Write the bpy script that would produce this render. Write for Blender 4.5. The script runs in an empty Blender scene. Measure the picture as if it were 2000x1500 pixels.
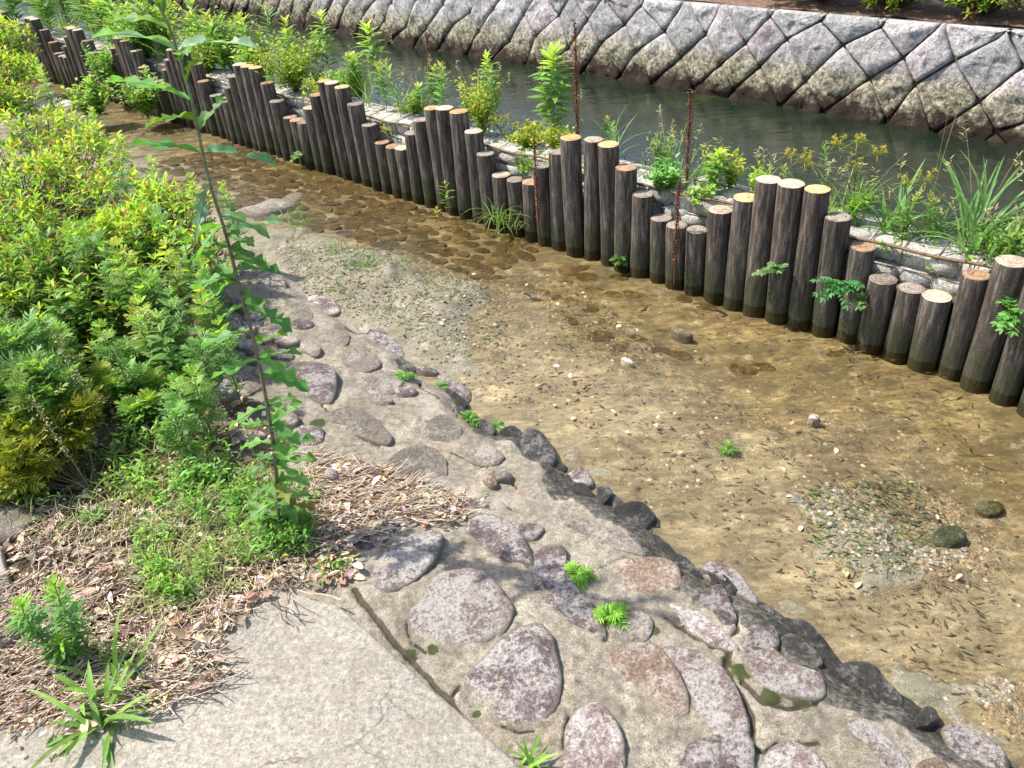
import bpy, math, random
import numpy as np
from mathutils import Matrix, Vector
rng = np.random.default_rng(7)
random.seed(7)
C = bpy.context.scene
COL = C.collection

# ------------------------------------------------------------------ camera
FP, HC, CX, CY = 1600.0, 1.8, 1000.0, 750.0          # focal length in photo pixels, eye height
NX, NY = 200.0, 2365.59
_d = np.array([NX, NY, FP]); _d /= np.linalg.norm(_d)
_up = -_d
_fw = np.array([0, 0, 1.0]); _fy = _fw - _fw.dot(_up)*_up; _fy /= np.linalg.norm(_fy)
_rx = np.cross(_fy, _up)
MB = np.array([_rx, _fy, _up])                        # rows: world axes in camera coordinates (right, down, forward)
cam = bpy.data.objects.new('camera', bpy.data.cameras.new('camera'))
COL.objects.link(cam)
cx_, cd_, cf_ = MB[:, 0], MB[:, 1], MB[:, 2]
m = Matrix(((cx_[0], -cd_[0], -cf_[0], 0), (cx_[1], -cd_[1], -cf_[1], 0), (cx_[2], -cd_[2], -cf_[2], HC), (0, 0, 0, 1)))
cam.matrix_world = m
cam.data.sensor_width = 36; cam.data.lens = 36*FP/2000
cam.data.clip_start = 0.05; cam.data.clip_end = 800
C.camera = cam

# ------------------------------------------------------------------ light
SUN_EL, SUN_AZ = 58.0, -72.0      # azimuth measured from +Y, negative = towards -X (left of the view)
w = bpy.data.worlds.new('World'); C.world = w; w.use_nodes = True
nt = w.node_tree; bg = nt.nodes['Background']
sky = nt.nodes.new('ShaderNodeTexSky'); sky.sky_type = 'NISHITA'; sky.sun_disc = False
sky.sun_elevation = math.radians(SUN_EL); sky.sun_rotation = math.radians(SUN_AZ)
sky.air_density = 1.0; sky.dust_density = 2.5; sky.ozone_density = 1.0
nt.links.new(sky.outputs[0], bg.inputs[0]); bg.inputs[1].default_value = 0.15
sun = bpy.data.objects.new('sun', bpy.data.lights.new('sun', 'SUN')); COL.objects.link(sun)
sun.data.energy = 4.2; sun.data.angle = math.radians(0.9); sun.data.color = (1, 0.95, 0.87)
sd = Vector((math.sin(math.radians(SUN_AZ))*math.cos(math.radians(SUN_EL)), math.cos(math.radians(SUN_AZ))*math.cos(math.radians(SUN_EL)), math.sin(math.radians(SUN_EL))))
sun.rotation_euler = sd.to_track_quat('Z', 'Y').to_euler()
C.view_settings.view_transform = 'Standard'; C.view_settings.look = 'None'
C.view_settings.exposure = 0.84; C.view_settings.gamma = 1.0
C.cycles.max_bounces = 6; C.cycles.transparent_max_bounces = 12

# ------------------------------------------------------------------ stream frame (s along the stream, t across it)
C0 = np.array([0.48, 3.828]); EV = np.array([-.68456, .72895]); NV = np.array([.72895, .68456])
def XY(s, t): return C0 + np.multiply.outer(np.asarray(s, float), EV) + np.multiply.outer(np.asarray(t, float), NV)
def ST(x, y):
    qx, qy = x-C0[0], y-C0[1]
    return qx*EV[0]+qy*EV[1], qx*NV[0]+qy*NV[1]
def ray(px, py):
    return MB @ np.array([px-CX, py-CY, FP])
def G(px, py, z=0.0):
    r = ray(px, py); k = (z-HC)/r[2]
    return np.array([0, 0, HC]) + r*k
def GD(px, py, dist):                                  # the point at a horizontal distance along that view ray
    r = ray(px, py); k = dist/math.hypot(r[0], r[1])
    return np.array([0, 0, HC]) + r*k

# ------------------------------------------------------------------ numpy noise
def _hash(ix, iy, iz, seed):
    h = (ix*374761393 + iy*668265263 + iz*2147483647 + seed*974634777) & 0xFFFFFFFF
    h = ((h ^ (h >> 13))*1274126177) & 0xFFFFFFFF
    h = h ^ (h >> 16)
    return (h & 0xFFFFFF)/float(0xFFFFFF)
def vnoise(x, y, z=0.0, seed=0):
    x, y, z = np.broadcast_arrays(np.asarray(x, float), np.asarray(y, float), np.asarray(z, float))
    ix, iy, iz = (np.floor(a).astype(np.int64) for a in (x, y, z))
    fx, fy, fz = x-ix, y-iy, z-iz
    fx, fy, fz = (a*a*(3-2*a) for a in (fx, fy, fz))
    r = 0
    for dx in (0, 1):
        for dy in (0, 1):
            for dz in (0, 1):
                wgt = (fx if dx else 1-fx)*(fy if dy else 1-fy)*(fz if dz else 1-fz)
                r = r + wgt*_hash(ix+dx, iy+dy, iz+dz, seed)
    return r*2-1
def fbm(x, y, z=0.0, seed=0, octv=4):
    r = 0; a = 1.0; k = 1.0; tot = 0
    for o in range(octv):
        r = r + a*vnoise(np.asarray(x)*k, np.asarray(y)*k, np.asarray(z)*k, seed+o*17); tot += a
        a *= .5; k *= 2.03
    return r/tot
def sm(x, a, b):
    u = np.clip((x-a)/(b-a), 0, 1); return u*u*(3-2*u)

# ------------------------------------------------------------------ terrain
_ed = np.array([G(x, y, .01)[:2] for x, y in [(520,500),(640,600),(780,690),(880,780),(1000,850),(1080,900),(1200,990),(1340,1090),(1480,1190),(1640,1300),(1800,1410),(1950,1490)]])
_es, _et = ST(_ed[:, 0], _ed[:, 1])
_es = np.concatenate([[60, 6, 2.6], _es, [-3.2, -60]]); _et = np.concatenate([[-1.2, -1.2, -1.12], _et, [-1.58, -1.6]])
_o = np.argsort(_es); _es, _et = _es[_o], _et[_o]
def edge_t(s):
    return np.interp(s, _es, _et) + .018*np.sin(s*13) + .012*np.sin(s*31+1)
BARS = []
for px, py, r, a in [(700,520,.30,.050),(780,560,.24,.045),(860,600,.26,.045),(930,560,.20,.03),(700,590,.2,.035),(800,640,.2,.03),(560,480,.25,.05),(1090,590,.16,.024),(1130,640,.18,.02),(900,700,.18,.022),(1000,650,.14,.008),
                     (1650,1010,.20,.026),(1750,1060,.20,.032),(1850,1060,.14,.034),(1700,1100,.12,.03),(1580,960,.16,.015),(1200,700,.2,.012),(1420,850,.2,.012),(1580,840,.16,.012),(1960,1400,.12,.012),(1150,830,.25,.006),(1800,1340,.1,.012)]:
    p = G(px, py, 0); BARS.append((p[0], p[1], r, a))
def Hz(x, y, fine=True):
    s, t = ST(x, y)
    d = edge_t(s)-t                                    # > 0 on the bank
    D = np.maximum(-d, 0)
    bed = -.010 - .045*sm(D, .05, 1.0) + .012*fbm(x*5, y*5, seed=3, octv=4)
    for bx, by, r, a in BARS:
        q = ((x-bx)**2+(y-by)**2)/(r*r)
        bed = bed + .78*a*np.exp(-q*1.1)*(1+1.1*fbm(x*7, y*7, seed=5, octv=4))
    bank = .004 + .045*sm(d, 0, .10) + .085*sm(d, .05, .85) + .03*sm(d, .9, 2.5)
    z = np.where(d > 0, bank, np.minimum(bed, .03))
    k = sm(d, -.03, .03); z = bed*(1-k)+bank*k
    if fine:
        z = z + .010*fbm(x*11, y*11, seed=9, octv=5) + np.where(d > 0, .005, .0015)*fbm(x*45, y*45, seed=19, octv=3)
    return z
def on_ground(px, py):
    z = .05
    for _ in range(12):
        p = G(px, py, z); z = float(Hz(p[0], p[1], False))
    return G(px, py, z)

# ------------------------------------------------------------------ mesh helpers
def mesh_np(name, V, quads=None, tris=None, mat=None, parent=None, col=None, smooth=True, loc=None, link=True):
    """V (n,3); quads (k,4); tris (k,3); col (n,4) vertex attribute 'tint'."""
    V = np.asarray(V, float)
    me = bpy.data.meshes.new(name)
    nq = 0 if quads is None else len(quads); ntr = 0 if tris is None else len(tris)
    me.vertices.add(len(V)); me.vertices.foreach_set('co', V.ravel())
    li = []
    if nq: li.append(np.asarray(quads, np.int32).ravel())
    if ntr: li.append(np.asarray(tris, np.int32).ravel())
    li = np.concatenate(li)
    me.loops.add(len(li)); me.loops.foreach_set('vertex_index', li)
    me.polygons.add(nq+ntr)
    st = np.concatenate([np.arange(nq)*4, nq*4+np.arange(ntr)*3]).astype(np.int32)
    me.polygons.foreach_set('loop_start', st)
    me.polygons.foreach_set('use_smooth', np.full(nq+ntr, smooth))
    if col is not None:
        a = me.attributes.new('tint', 'FLOAT_COLOR', 'POINT'); a.data.foreach_set('color', np.asarray(col, np.float32).ravel())
    me.update(calc_edges=True); me.validate()
    if mat: 
        for mm in (mat if isinstance(mat, (list, tuple)) else [mat]): me.materials.append(mm)
    if not link: return me
    return link_obj(name, me, parent, loc)
def link_obj(name, me, parent=None, loc=None):
    o = bpy.data.objects.new(name, me); COL.objects.link(o)
    if parent: o.parent = parent
    if loc is not None: o.location = loc
    return o
def thing(name, label, cat, loc=(0, 0, 0), group=None, rz=0):
    o = bpy.data.objects.new(name, None); COL.objects.link(o)
    o.location = loc; o.rotation_euler = (0, 0, rz); o.empty_display_size = .05
    return tag(o, label, cat, group)
def tag(o, label=None, cat=None, group=None, kind=None):
    if label: o['label'] = label
    if cat: o['category'] = cat
    if group: o['group'] = group
    if kind: o['kind'] = kind
    return o

class Acc:                                             # gathers vertices, faces and a per-vertex tint
    def __init__(s): s.V=[]; s.Q=[]; s.T=[]; s.K=[]; s.n=0
    def add(s, V, Q=None, T=None, c=(1,1,1,1)):
        V = np.asarray(V, float).reshape(-1, 3); k = len(V)
        if Q is not None and len(Q): s.Q.append(np.asarray(Q, np.int64)+s.n)
        if T is not None and len(T): s.T.append(np.asarray(T, np.int64)+s.n)
        c = np.asarray(c, float)
        if c.ndim == 1: c = np.tile(c if len(c) == 4 else np.append(c, 1), (k, 1))
        elif c.shape[1] == 3: c = np.hstack([c, np.ones((k, 1))])
        s.V.append(V); s.K.append(c); s.n += k
    def bulk(s, tv, tq, tt, M, P, c):                  # template copied N times: M (N,3,3), P (N,3), c (N,3)
        N, k = len(P), len(tv)
        V = np.einsum('nij,kj->nki', M, tv) + P[:, None, :]
        off = (np.arange(N)*k)[:, None, None]
        Q = (np.asarray(tq)[None]+off).reshape(-1, 4) if tq is not None and len(tq) else None
        T = (np.asarray(tt)[None]+off).reshape(-1, 3) if tt is not None and len(tt) else None
        s.add(V.reshape(-1, 3), Q, T, np.repeat(np.asarray(c), k, axis=0))
    def tube(s, pts, rad, c=(1,1,1), seg=5):
        pts = np.asarray(pts, float); n = len(pts)
        rad = np.broadcast_to(np.asarray(rad, float), (n,))
        tg = np.gradient(pts, axis=0); tg /= np.linalg.norm(tg, axis=1, keepdims=True)+1e-9
        ref = np.where(np.abs(tg[:, 2:3]) > .9, np.array([[1., 0, 0]]), np.array([[0, 0, 1.]]))
        a = np.cross(tg, ref); a /= np.linalg.norm(a, axis=1, keepdims=True)+1e-9
        b = np.cross(tg, a)
        th = np.arange(seg)/seg*2*np.pi
        R = pts[:, None]+rad[:, None, None]*(np.cos(th)[None, :, None]*a[:, None]+np.sin(th)[None, :, None]*b[:, None])
        i = np.arange(n-1)[:, None]*seg; j = np.arange(seg)[None]; j2 = (j+1) % seg
        Q = np.stack([i+j, i+j2, i+seg+j2, i+seg+j], -1).reshape(-1, 4)
        s.add(R.reshape(-1, 3), Q, None, c)
    def build(s, name, mat, parent=None, loc=None, smooth=True, link=True):
        if not s.V: return None
        V = np.concatenate(s.V)
        return mesh_np(name, V, np.concatenate(s.Q) if s.Q else None, np.concatenate(s.T) if s.T else None, mat, parent, np.concatenate(s.K), smooth, loc, link)

# ------------------------------------------------------------------ materials
class MT:
    def __init__(s, name, rough=.8, spec=.3):
        s.m = bpy.data.materials.new(name); s.m.use_nodes = True; s.t = s.m.node_tree
        s.b = s.t.nodes['Principled BSDF']; s.out = s.t.nodes['Material Output']
        s.b.inputs['Roughness'].default_value = rough; s.b.inputs['Specular IOR Level'].default_value = spec
        s.co = None
    def n(s, ty, **k):
        nd = s.t.nodes.new(ty)
        for a, v in k.items(): setattr(nd, a, v)
        return nd
    def l(s, a, b): s.t.links.new(a, b)
    def coord(s, kind='Object'):
        if s.co is None: s.co = s.n('ShaderNodeTexCoord')
        return s.co.outputs[kind]
    def mapped(s, scale, kind='Object'):
        mp = s.n('ShaderNodeMapping'); mp.inputs['Scale'].default_value = scale; s.l(s.coord(kind), mp.inputs['Vector']); return mp.outputs[0]
    def noise(s, scale, detail=4, rough=.6, vec=None, dist=0):
        nd = s.n('ShaderNodeTexNoise'); nd.inputs['Scale'].default_value = scale; nd.inputs['Detail'].default_value = detail
        nd.inputs['Roughness'].default_value = rough; nd.inputs['Distortion'].default_value = dist
        s.l(vec or s.coord(), nd.inputs['Vector']); return nd.outputs['Fac']
    def ramp(s, fac, stops):
        nd = s.n('ShaderNodeValToRGB'); el = nd.color_ramp.elements
        while len(el) < len(stops): el.new(.5)
        for e_, (p, c) in zip(el, stops):
            e_.position = p; e_.color = tuple(c)+((1,) if len(c) == 3 else ()) if not np.isscalar(c) else (c, c, c, 1)
        s.l(fac, nd.inputs[0]); return nd.outputs[0]
    def mix(s, fac, a, b, mode='MIX'):
        nd = s.n('ShaderNodeMix', data_type='RGBA', blend_type=mode)
        for sock, v in ((nd.inputs['Factor'], fac), (nd.inputs['A'], a), (nd.inputs['B'], b)):
            if hasattr(v, 'is_linked') or isinstance(v, bpy.types.NodeSocket): s.l(v, sock)
            elif np.isscalar(v): sock.default_value = v
            else: sock.default_value = tuple(v)+((1,) if len(v) == 3 else ())
        return nd.outputs['Result']
    def attr(s, name='tint'):
        nd = s.n('ShaderNodeAttribute', attribute_name=name); return nd
    def sep(s, c):
        nd = s.n('ShaderNodeSeparateColor'); s.l(c, nd.inputs[0]); return nd.outputs
    def math(s, op, a, b=0.5, clamp=False):
        nd = s.n('ShaderNodeMath', operation=op, use_clamp=clamp)
        for i, v in enumerate((a, b)):
            if isinstance(v, bpy.types.NodeSocket): s.l(v, nd.inputs[i])
            else: nd.inputs[i].default_value = v
        return nd.outputs[0]
    def bump(s, h, strength=.4, dist=.01):
        nd = s.n('ShaderNodeBump'); nd.inputs['Strength'].default_value = strength; nd.inputs['Distance'].default_value = dist
        s.l(h, nd.inputs['Height']); s.l(nd.outputs[0], s.b.inputs['Normal']); return nd.outputs[0]
    def base(s, c):
        if isinstance(c, bpy.types.NodeSocket): s.l(c, s.b.inputs['Base Color'])
        else: s.b.inputs['Base Color'].default_value = tuple(c)+(1,)
    def rough(s, c): s.l(c, s.b.inputs['Roughness'])

def mat_leaf(name, trans=.42, rough=.5):
    k = MT(name, rough, .35); a = k.attr().outputs['Color']
    nz = k.noise(60, 2); c = k.mix(.5, a, k.mix(1, a, k.ramp(nz, [(.3, .55), (.7, 1.35)]), 'MULTIPLY'))
    k.base(c)
    tr = k.n('ShaderNodeBsdfTranslucent'); k.l(k.mix(1, c, (1.5, 1.6, .7), 'MULTIPLY'), tr.inputs[0])
    mx = k.n('ShaderNodeMixShader'); mx.inputs[0].default_value = trans
    k.l(k.b.outputs[0], mx.inputs[1]); k.l(tr.outputs[0], mx.inputs[2]); k.l(mx.outputs[0], k.out.inputs[0])
    return k.m
LEAF = mat_leaf('leaf_green')
DRY = mat_leaf('dry_leaf', .12, .8)
def mat_stem():
    k = MT('plant_stem', .7, .2); a = k.attr().outputs['Color']
    k.base(k.mix(1, a, k.ramp(k.noise(80, 3), [(.3, .6), (.7, 1.2)]), 'MULTIPLY')); return k.m
STEM = mat_stem()

def mat_mortar():
    k = MT('mortar', .85, .25)
    a = k.sep(k.attr().outputs['Color'])
    n1 = k.noise(3.5, 6, .7); n2 = k.noise(45, 6, .75); n3 = k.noise(240, 2, .6); n4_ = k.noise(20, 3)
    c = k.ramp(n1, [(.3, (.16, .137, .10)), (.5, (.25, .22, .167)), (.68, (.34, .305, .24))])
    c = k.mix(.85, c, k.mix(1, c, k.ramp(n2, [(.32, .4), (.5, .98), (.68, 1.5)]), 'MULTIPLY'))
    c = k.mix(.6, c, k.mix(1, c, k.ramp(n3, [(.36, .45), (.5, 1.0), (.64, 1.5)]), 'MULTIPLY'))
    st = k.ramp(k.noise(9, 7, .78, dist=.6), [(.47, 0.0), (.60, 1.0)])
    c = k.mix(k.math('MULTIPLY', st, .55), c, (.13, .112, .085))
    pp = k.ramp(k.noise(5, 7, .8), [(.53, 0.0), (.6, 1.0)])
    c = k.mix(k.math('MULTIPLY', pp, .35), c, (.42, .38, .33))
    rd = k.ramp(k.noise(6, 4, .6), [(.56, 0.0), (.7, 1.0)])
    c = k.mix(k.math('MULTIPLY', rd, .3), c, (.26, .17, .12))
    mc = k.ramp(k.noise(14, 4, .7), [(.5, (.045, .055, .018)), (.8, (.07, .11, .02))])
    ed = k.math('ADD', a[2], k.math('MULTIPLY', k.math('SUBTRACT', n2, .5), 1.2))
    c = k.mix(k.ramp(ed, [(.45, 0.0), (.62, 1.0)]), c, mc)
    wt = k.math('ADD', a[0], k.math('MULTIPLY', k.math('SUBTRACT', k.noise(14, 5, .7), .5), .9), True)
    wf = k.ramp(wt, [(.38, 0.0), (.52, 1.0)])
    c = k.mix(k.math('MULTIPLY', wf, .9), c, k.ramp(n2, [(.36, (.018, .016, .013)), (.5, (.07, .063, .052)), (.64, (.20, .185, .16))]))
    at = [n_ for n_ in k.t.nodes if n_.type == 'ATTRIBUTE'][0]
    ck = k.ramp(k.math('ADD', k.math('SUBTRACT', 1.0, at.outputs['Alpha']), k.math('MULTIPLY', k.math('SUBTRACT', n2, .5), .7)), [(.35, 0.0), (.6, 1.0)])
    c = k.mix(k.math('MULTIPLY', ck, .9), c, k.mix(n4_, (.02, .018, .012), (.075, .065, .04)))
    k.base(c); k.rough(k.ramp(wf, [(0, .9), (1, .25)]))
    k.bump(k.math('ADD', k.math('MULTIPLY', n2, .7), k.math('MULTIPLY', n3, .35)), .7, .008)
    return k.m
def mat_soil():
    k = MT('soil', .95, .1)
    c = k.ramp(k.noise(6, 6, .7), [(.3, (.07, .052, .036)), (.55, (.19, .145, .10)), (.75, (.33, .26, .19))])
    n2 = k.noise(70, 5, .8); c = k.mix(.8, c, k.mix(1, c, k.ramp(n2, [(.3, .35), (.5, .9), (.7, 1.9)]), 'MULTIPLY'))
    k.base(c); k.bump(n2, 1, .02); return k.m
def mat_bed():
    k = MT('stream_bed', .42, .5); a = k.sep(k.attr().outputs['Color'])
    fl = k.n('ShaderNodeMapping'); fl.inputs['Rotation'].default_value = (0, 0, math.radians(-133.2)); fl.inputs['Scale'].default_value = (.45, 1.1, 1)
    k.l(k.coord(), fl.inputs['Vector']); v = fl.outputs[0]
    n1 = k.noise(7, 6, .65, v); n2 = k.noise(38, 6, .75, v); n3 = k.noise(170, 4, .7)
    oc = k.ramp(n1, [(.28, (.11, .088, .042)), (.45, (.27, .205, .095)), (.6, (.39, .31, .155)), (.75, (.47, .39, .22))])
    pa = k.ramp(n1, [(.28, (.23, .19, .13)), (.45, (.39, .34, .24)), (.6, (.48, .425, .32)), (.75, (.55, .50, .39))])
    c = k.mix(a[1], oc, pa)
    olive = k.ramp(k.noise(5.5, 6, .7), [(.47, 0.0), (.62, 1.0)])
    c = k.mix(k.math('MULTIPLY', olive, .62), c, (.11, .092, .04))
    rust = k.ramp(k.noise(5.1, 4, .6, v), [(.58, 0.0), (.7, 1.0)])
    c = k.mix(k.math('MULTIPLY', rust, .45), c, (.27, .14, .06))
    c = k.mix(.85, c, k.mix(1, c, k.ramp(n2, [(.34, .35), (.5, .95), (.66, 1.6)]), 'MULTIPLY'))
    md = k.ramp(k.noise(11, 7, .8, v, .6), [(.44, 0.0), (.54, 1.0)])
    c = k.mix(k.math('MULTIPLY', md, .62), c, (.13, .10, .055))
    lg = k.ramp(k.noise(3.2, 6, .75, v, 1.0), [(.47, 0.0), (.57, 1.0)])
    c = k.mix(k.math('MULTIPLY', lg, .38), c, (.12, .10, .05))
    c = k.mix(k.math('MULTIPLY', k.ramp(a[1], [(.45, 0.0), (.95, 1.0)]), .5), c, pa)
    m2 = k.noise(24, 7, .85, v, .8)
    c = k.mix(.8, c, k.mix(1, c, k.ramp(m2, [(.38, .38), (.48, .85), (.56, 1.15), (.66, 1.75)]), 'MULTIPLY'))
    gr = k.ramp(n3, [(.3, (.05, .042, .028)), (.45, (.18, .15, .10)), (.58, (.33, .285, .20)), (.7, (.52, .47, .38))])
    gr = k.mix(k.ramp(k.noise(8, 6, .8), [(.42, 0.0), (.58, .85)]), gr, k.mix(n2, (.05, .055, .025), (.24, .235, .13)))
    gm = k.math('ADD', a[0], k.math('MULTIPLY', k.math('SUBTRACT', k.noise(15, 5, .75), .5), 1.4))
    c = k.mix(k.ramp(gm, [(.25, 0.0), (.75, .85)]), c, gr)
    dk = k.ramp(k.noise(19, 7, .8, v), [(.52, 0.0), (.62, 1.0)])
    c = k.mix(k.math('MULTIPLY', dk, .62), c, (.07, .056, .03))
    lt = k.ramp(k.noise(13, 6, .8), [(.55, 0.0), (.66, 1.0)])
    c = k.mix(k.math('MULTIPLY', lt, .5), c, (.58, .52, .42))
    k.base(c); k.bump(k.math('ADD', n2, k.math('MULTIPLY', n3, .5)), .8, .012); return k.m
def mat_granite():
    k = MT('granite_slab', .8, .25)
    n1 = k.noise(3, 5); n3 = k.noise(70, 8, .9); n4 = k.noise(260, 2, .7)
    c = k.ramp(n1, [(.3, (.27, .25, .205)), (.7, (.39, .36, .30))])
    c = k.mix(.8, c, k.mix(1, c, k.ramp(n3, [(.38, .25), (.46, .75), (.54, 1.15), (.62, 1.75)]), 'MULTIPLY'))
    pk = k.ramp(n4, [(.56, 0.0), (.66, 1.0)]); c = k.mix(k.math('MULTIPLY', pk, .5), c, (.50, .36, .31))
    bk = k.ramp(k.noise(150, 2, .6), [(.60, 0.0), (.68, 1.0)]); c = k.mix(k.math('MULTIPLY', bk, .65), c, (.12, .11, .10))
    st = k.ramp(k.noise(6, 7, .78), [(.49, 0.0), (.62, 1.0)]); c = k.mix(k.math('MULTIPLY', st, .45), c, (.17, .15, .115))
    vo = k.n('ShaderNodeTexVoronoi', feature='DISTANCE_TO_EDGE'); vo.inputs['Scale'].default_value = 1.9
    dv = k.n('ShaderNodeVectorMath', operation='MULTIPLY_ADD'); nc = k.n('ShaderNodeTexNoise'); nc.inputs['Scale'].default_value = 6; nc.inputs['Detail'].default_value = 5; k.l(k.coord(), nc.inputs['Vector'])
    k.l(nc.outputs['Color'], dv.inputs[0]); dv.inputs[1].default_value = (.16, .16, .16); k.l(k.coord(), dv.inputs[2]); k.l(dv.outputs[0], vo.inputs['Vector'])
    cr = k.math('MULTIPLY', k.ramp(vo.outputs['Distance'], [(.0, 1.0), (.006, 0.0)]), k.ramp(k.noise(2.2, 3), [(.48, 0.0), (.56, 1.0)]))
    c = k.mix(k.math('MULTIPLY', cr, .75), c, (.10, .085, .065))
    k.base(c); k.bump(k.math('ADD', n3, n4), .8, .004); return k.m
def mat_stone(name, c1, c2, lich, amt, rough=.85, wet=0.0, dust=False):
    k = MT(name, rough, .3 if not wet else .6)
    oi = k.n('ShaderNodeObjectInfo'); off = k.n('ShaderNodeVectorMath', operation='MULTIPLY_ADD')
    cmb = k.n('ShaderNodeCombineXYZ')
    for i in range(3): k.l(oi.outputs['Random'], cmb.inputs[i])
    k.l(cmb.outputs[0], off.inputs[0]); off.inputs[1].default_value = (31, 17, 23); k.l(k.coord(), off.inputs[2]); v = off.outputs[0]
    n1 = k.noise(11, 6, .7, v); n2 = k.noise(110, 5, .8, v); n3 = k.noise(62, 6, .85, v, .2); n4 = k.noise(13, 4, .6, v)
    c = k.ramp(n1, [(.3, c1), (.65, c2)])
    c = k.mix(.9, c, k.mix(1, c, k.ramp(n2, [(.32, .3), (.5, .95), (.68, 1.8)]), 'MULTIPLY'))
    q = k.math('ADD', n3, k.math('MULTIPLY', k.math('SUBTRACT', n4, .5), .9))
    lf = k.ramp(q, [(.60-amt*.17, 0.0), (.66-amt*.13, 1.0)])
    sp = k.ramp(n2, [(.36, .15), (.56, 1.0)])
    c = k.mix(k.math('MULTIPLY', lf, sp), c, lich)
    hs = k.n('ShaderNodeHueSaturation'); k.l(c, hs.inputs['Color']); k.l(k.math('ADD', k.math('MULTIPLY', oi.outputs['Random'], .45), .8), hs.inputs['Value'])
    c = hs.outputs[0]
    if dust:
        du = k.math('ADD', k.attr().outputs['Fac'], k.math('MULTIPLY', k.math('SUBTRACT', k.noise(24, 6, .8, v), .5), 1.5))
        c = k.mix(k.ramp(du, [(.35, 0.0), (.75, .9)]), c, k.mix(n2, (.17, .145, .105), (.40, .355, .275)) if dust is True else k.mix(n2, tuple(q*.6 for q in dust), tuple(q*1.3 for q in dust)))
    k.base(c); k.bump(k.math('ADD', n2, k.math('MULTIPLY', n3, 1.0)), 1.0, .014)
    return k.m
MORTAR, SOIL, BED, GRANITE = mat_mortar(), mat_soil(), mat_bed(), mat_granite()
PURPLE = mat_stone('purple_stone', (.125, .092, .09), (.26, .20, .185), (.62, .57, .52), .85, dust=True)
PALE = mat_stone('pale_lichened_stone', (.24, .165, .15), (.42, .32, .28), (.70, .66, .60), 1.15, dust=True)
GREY = mat_stone('grey_stone', (.20, .17, .14), (.36, .31, .25), (.52, .47, .40), .5, dust=True)
BROWN = mat_stone('brown_stone', (.24, .16, .11), (.38, .28, .21), (.58, .5, .42), .6, dust=True)
WET = mat_stone('wet_dark_stone', (.022, .022, .02), (.085, .078, .065), (.25, .23, .21), .35, .32, 1)
SUBM = mat_stone('submerged_cobble', (.07, .046, .014), (.17, .112, .038), (.28, .2, .08), .4, .7, dust=(.27, .19, .085))
ROCKW = mat_stone('white_rock', (.66, .63, .55), (.85, .82, .75), (.40, .43, .22), .25)

def mat_water(name, tint, bscale, strength, deep=False):
    k = MT(name, .03, .5)
    k.co = None
    fl = k.n('ShaderNodeMapping'); fl.inputs['Rotation'].default_value = (0, 0, math.radians(-133.2)); fl.inputs['Scale'].default_value = (.45, 1.2, 1)
    k.l(k.coord(), fl.inputs['Vector'])
    nz = k.noise(bscale, 4, .55, fl.outputs[0], .3)
    nb = k.n('ShaderNodeBump'); nb.inputs['Strength'].default_value = strength; nb.inputs['Distance'].default_value = .02; k.l(nz, nb.inputs['Height'])
    if deep:
        n1 = k.noise(1.6, 5, .6, fl.outputs[0])
        k.base(k.ramp(n1, [(.3, (.006, .011, .007)), (.55, (.014, .022, .013)), (.75, (.035, .05, .015))]))
        k.b.inputs['Roughness'].default_value = .12; k.l(nb.outputs[0], k.b.inputs['Normal']); return k.m
    gl = k.n('ShaderNodeBsdfGlossy'); gl.inputs['Roughness'].default_value = .04; k.l(nb.outputs[0], gl.inputs['Normal'])
    tr = k.n('ShaderNodeBsdfTransparent'); tr.inputs[0].default_value = tint+(1,)
    fr = k.n('ShaderNodeFresnel'); fr.inputs['IOR'].default_value = 1.42; k.l(nb.outputs[0], fr.inputs['Normal'])
    mx = k.n('ShaderNodeMixShader'); k.l(fr.outputs[0], mx.inputs[0]); k.l(tr.outputs[0], mx.inputs[1]); k.l(gl.outputs[0], mx.inputs[2])
    k.l(mx.outputs[0], k.out.inputs[0]); return k.m
WATER = mat_water('shallow_water', (.95, .92, .82), 9, .9)
CANALW = mat_water('canal_water', (1, 1, 1), 7, .5, True)

def mat_post():
    k = MT('dark_log_bark', .9, .15); oi = k.n('ShaderNodeObjectInfo')
    v = k.mapped((1, 1, .12)); n1 = k.noise(60, 5, .7, v); n2 = k.noise(9, 4, .6); n3 = k.noise(160, 3, .7)
    c = k.ramp(n1, [(.3, (.028, .023, .019)), (.5, (.085, .071, .059)), (.7, (.24, .205, .17))])
    c = k.mix(.5, c, k.mix(1, c, k.ramp(n3, [(.35, .5), (.7, 1.7)]), 'MULTIPLY'))
    hs = k.n('ShaderNodeHueSaturation'); k.l(c, hs.inputs['Color']); k.l(k.math('ADD', k.math('MULTIPLY', oi.outputs['Random'], .5), .8), hs.inputs['Value'])
    sx = k.n('ShaderNodeSeparateXYZ'); k.l(k.coord(), sx.inputs[0])
    hz = k.math('SUBTRACT', k.math('MULTIPLY', n2, .28), sx.outputs[2])
    alg = k.ramp(k.math('ADD', hz, .45), [(.40, 0.0), (.52, 1.0)])
    c = k.mix(k.math('MULTIPLY', alg, .75), hs.outputs[0], k.mix(n3, (.018, .02, .01), (.06, .065, .03)))
    k.base(c); k.bump(k.math('ADD', n1, k.math('MULTIPLY', n3, .4)), .9, .006); return k.m
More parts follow.
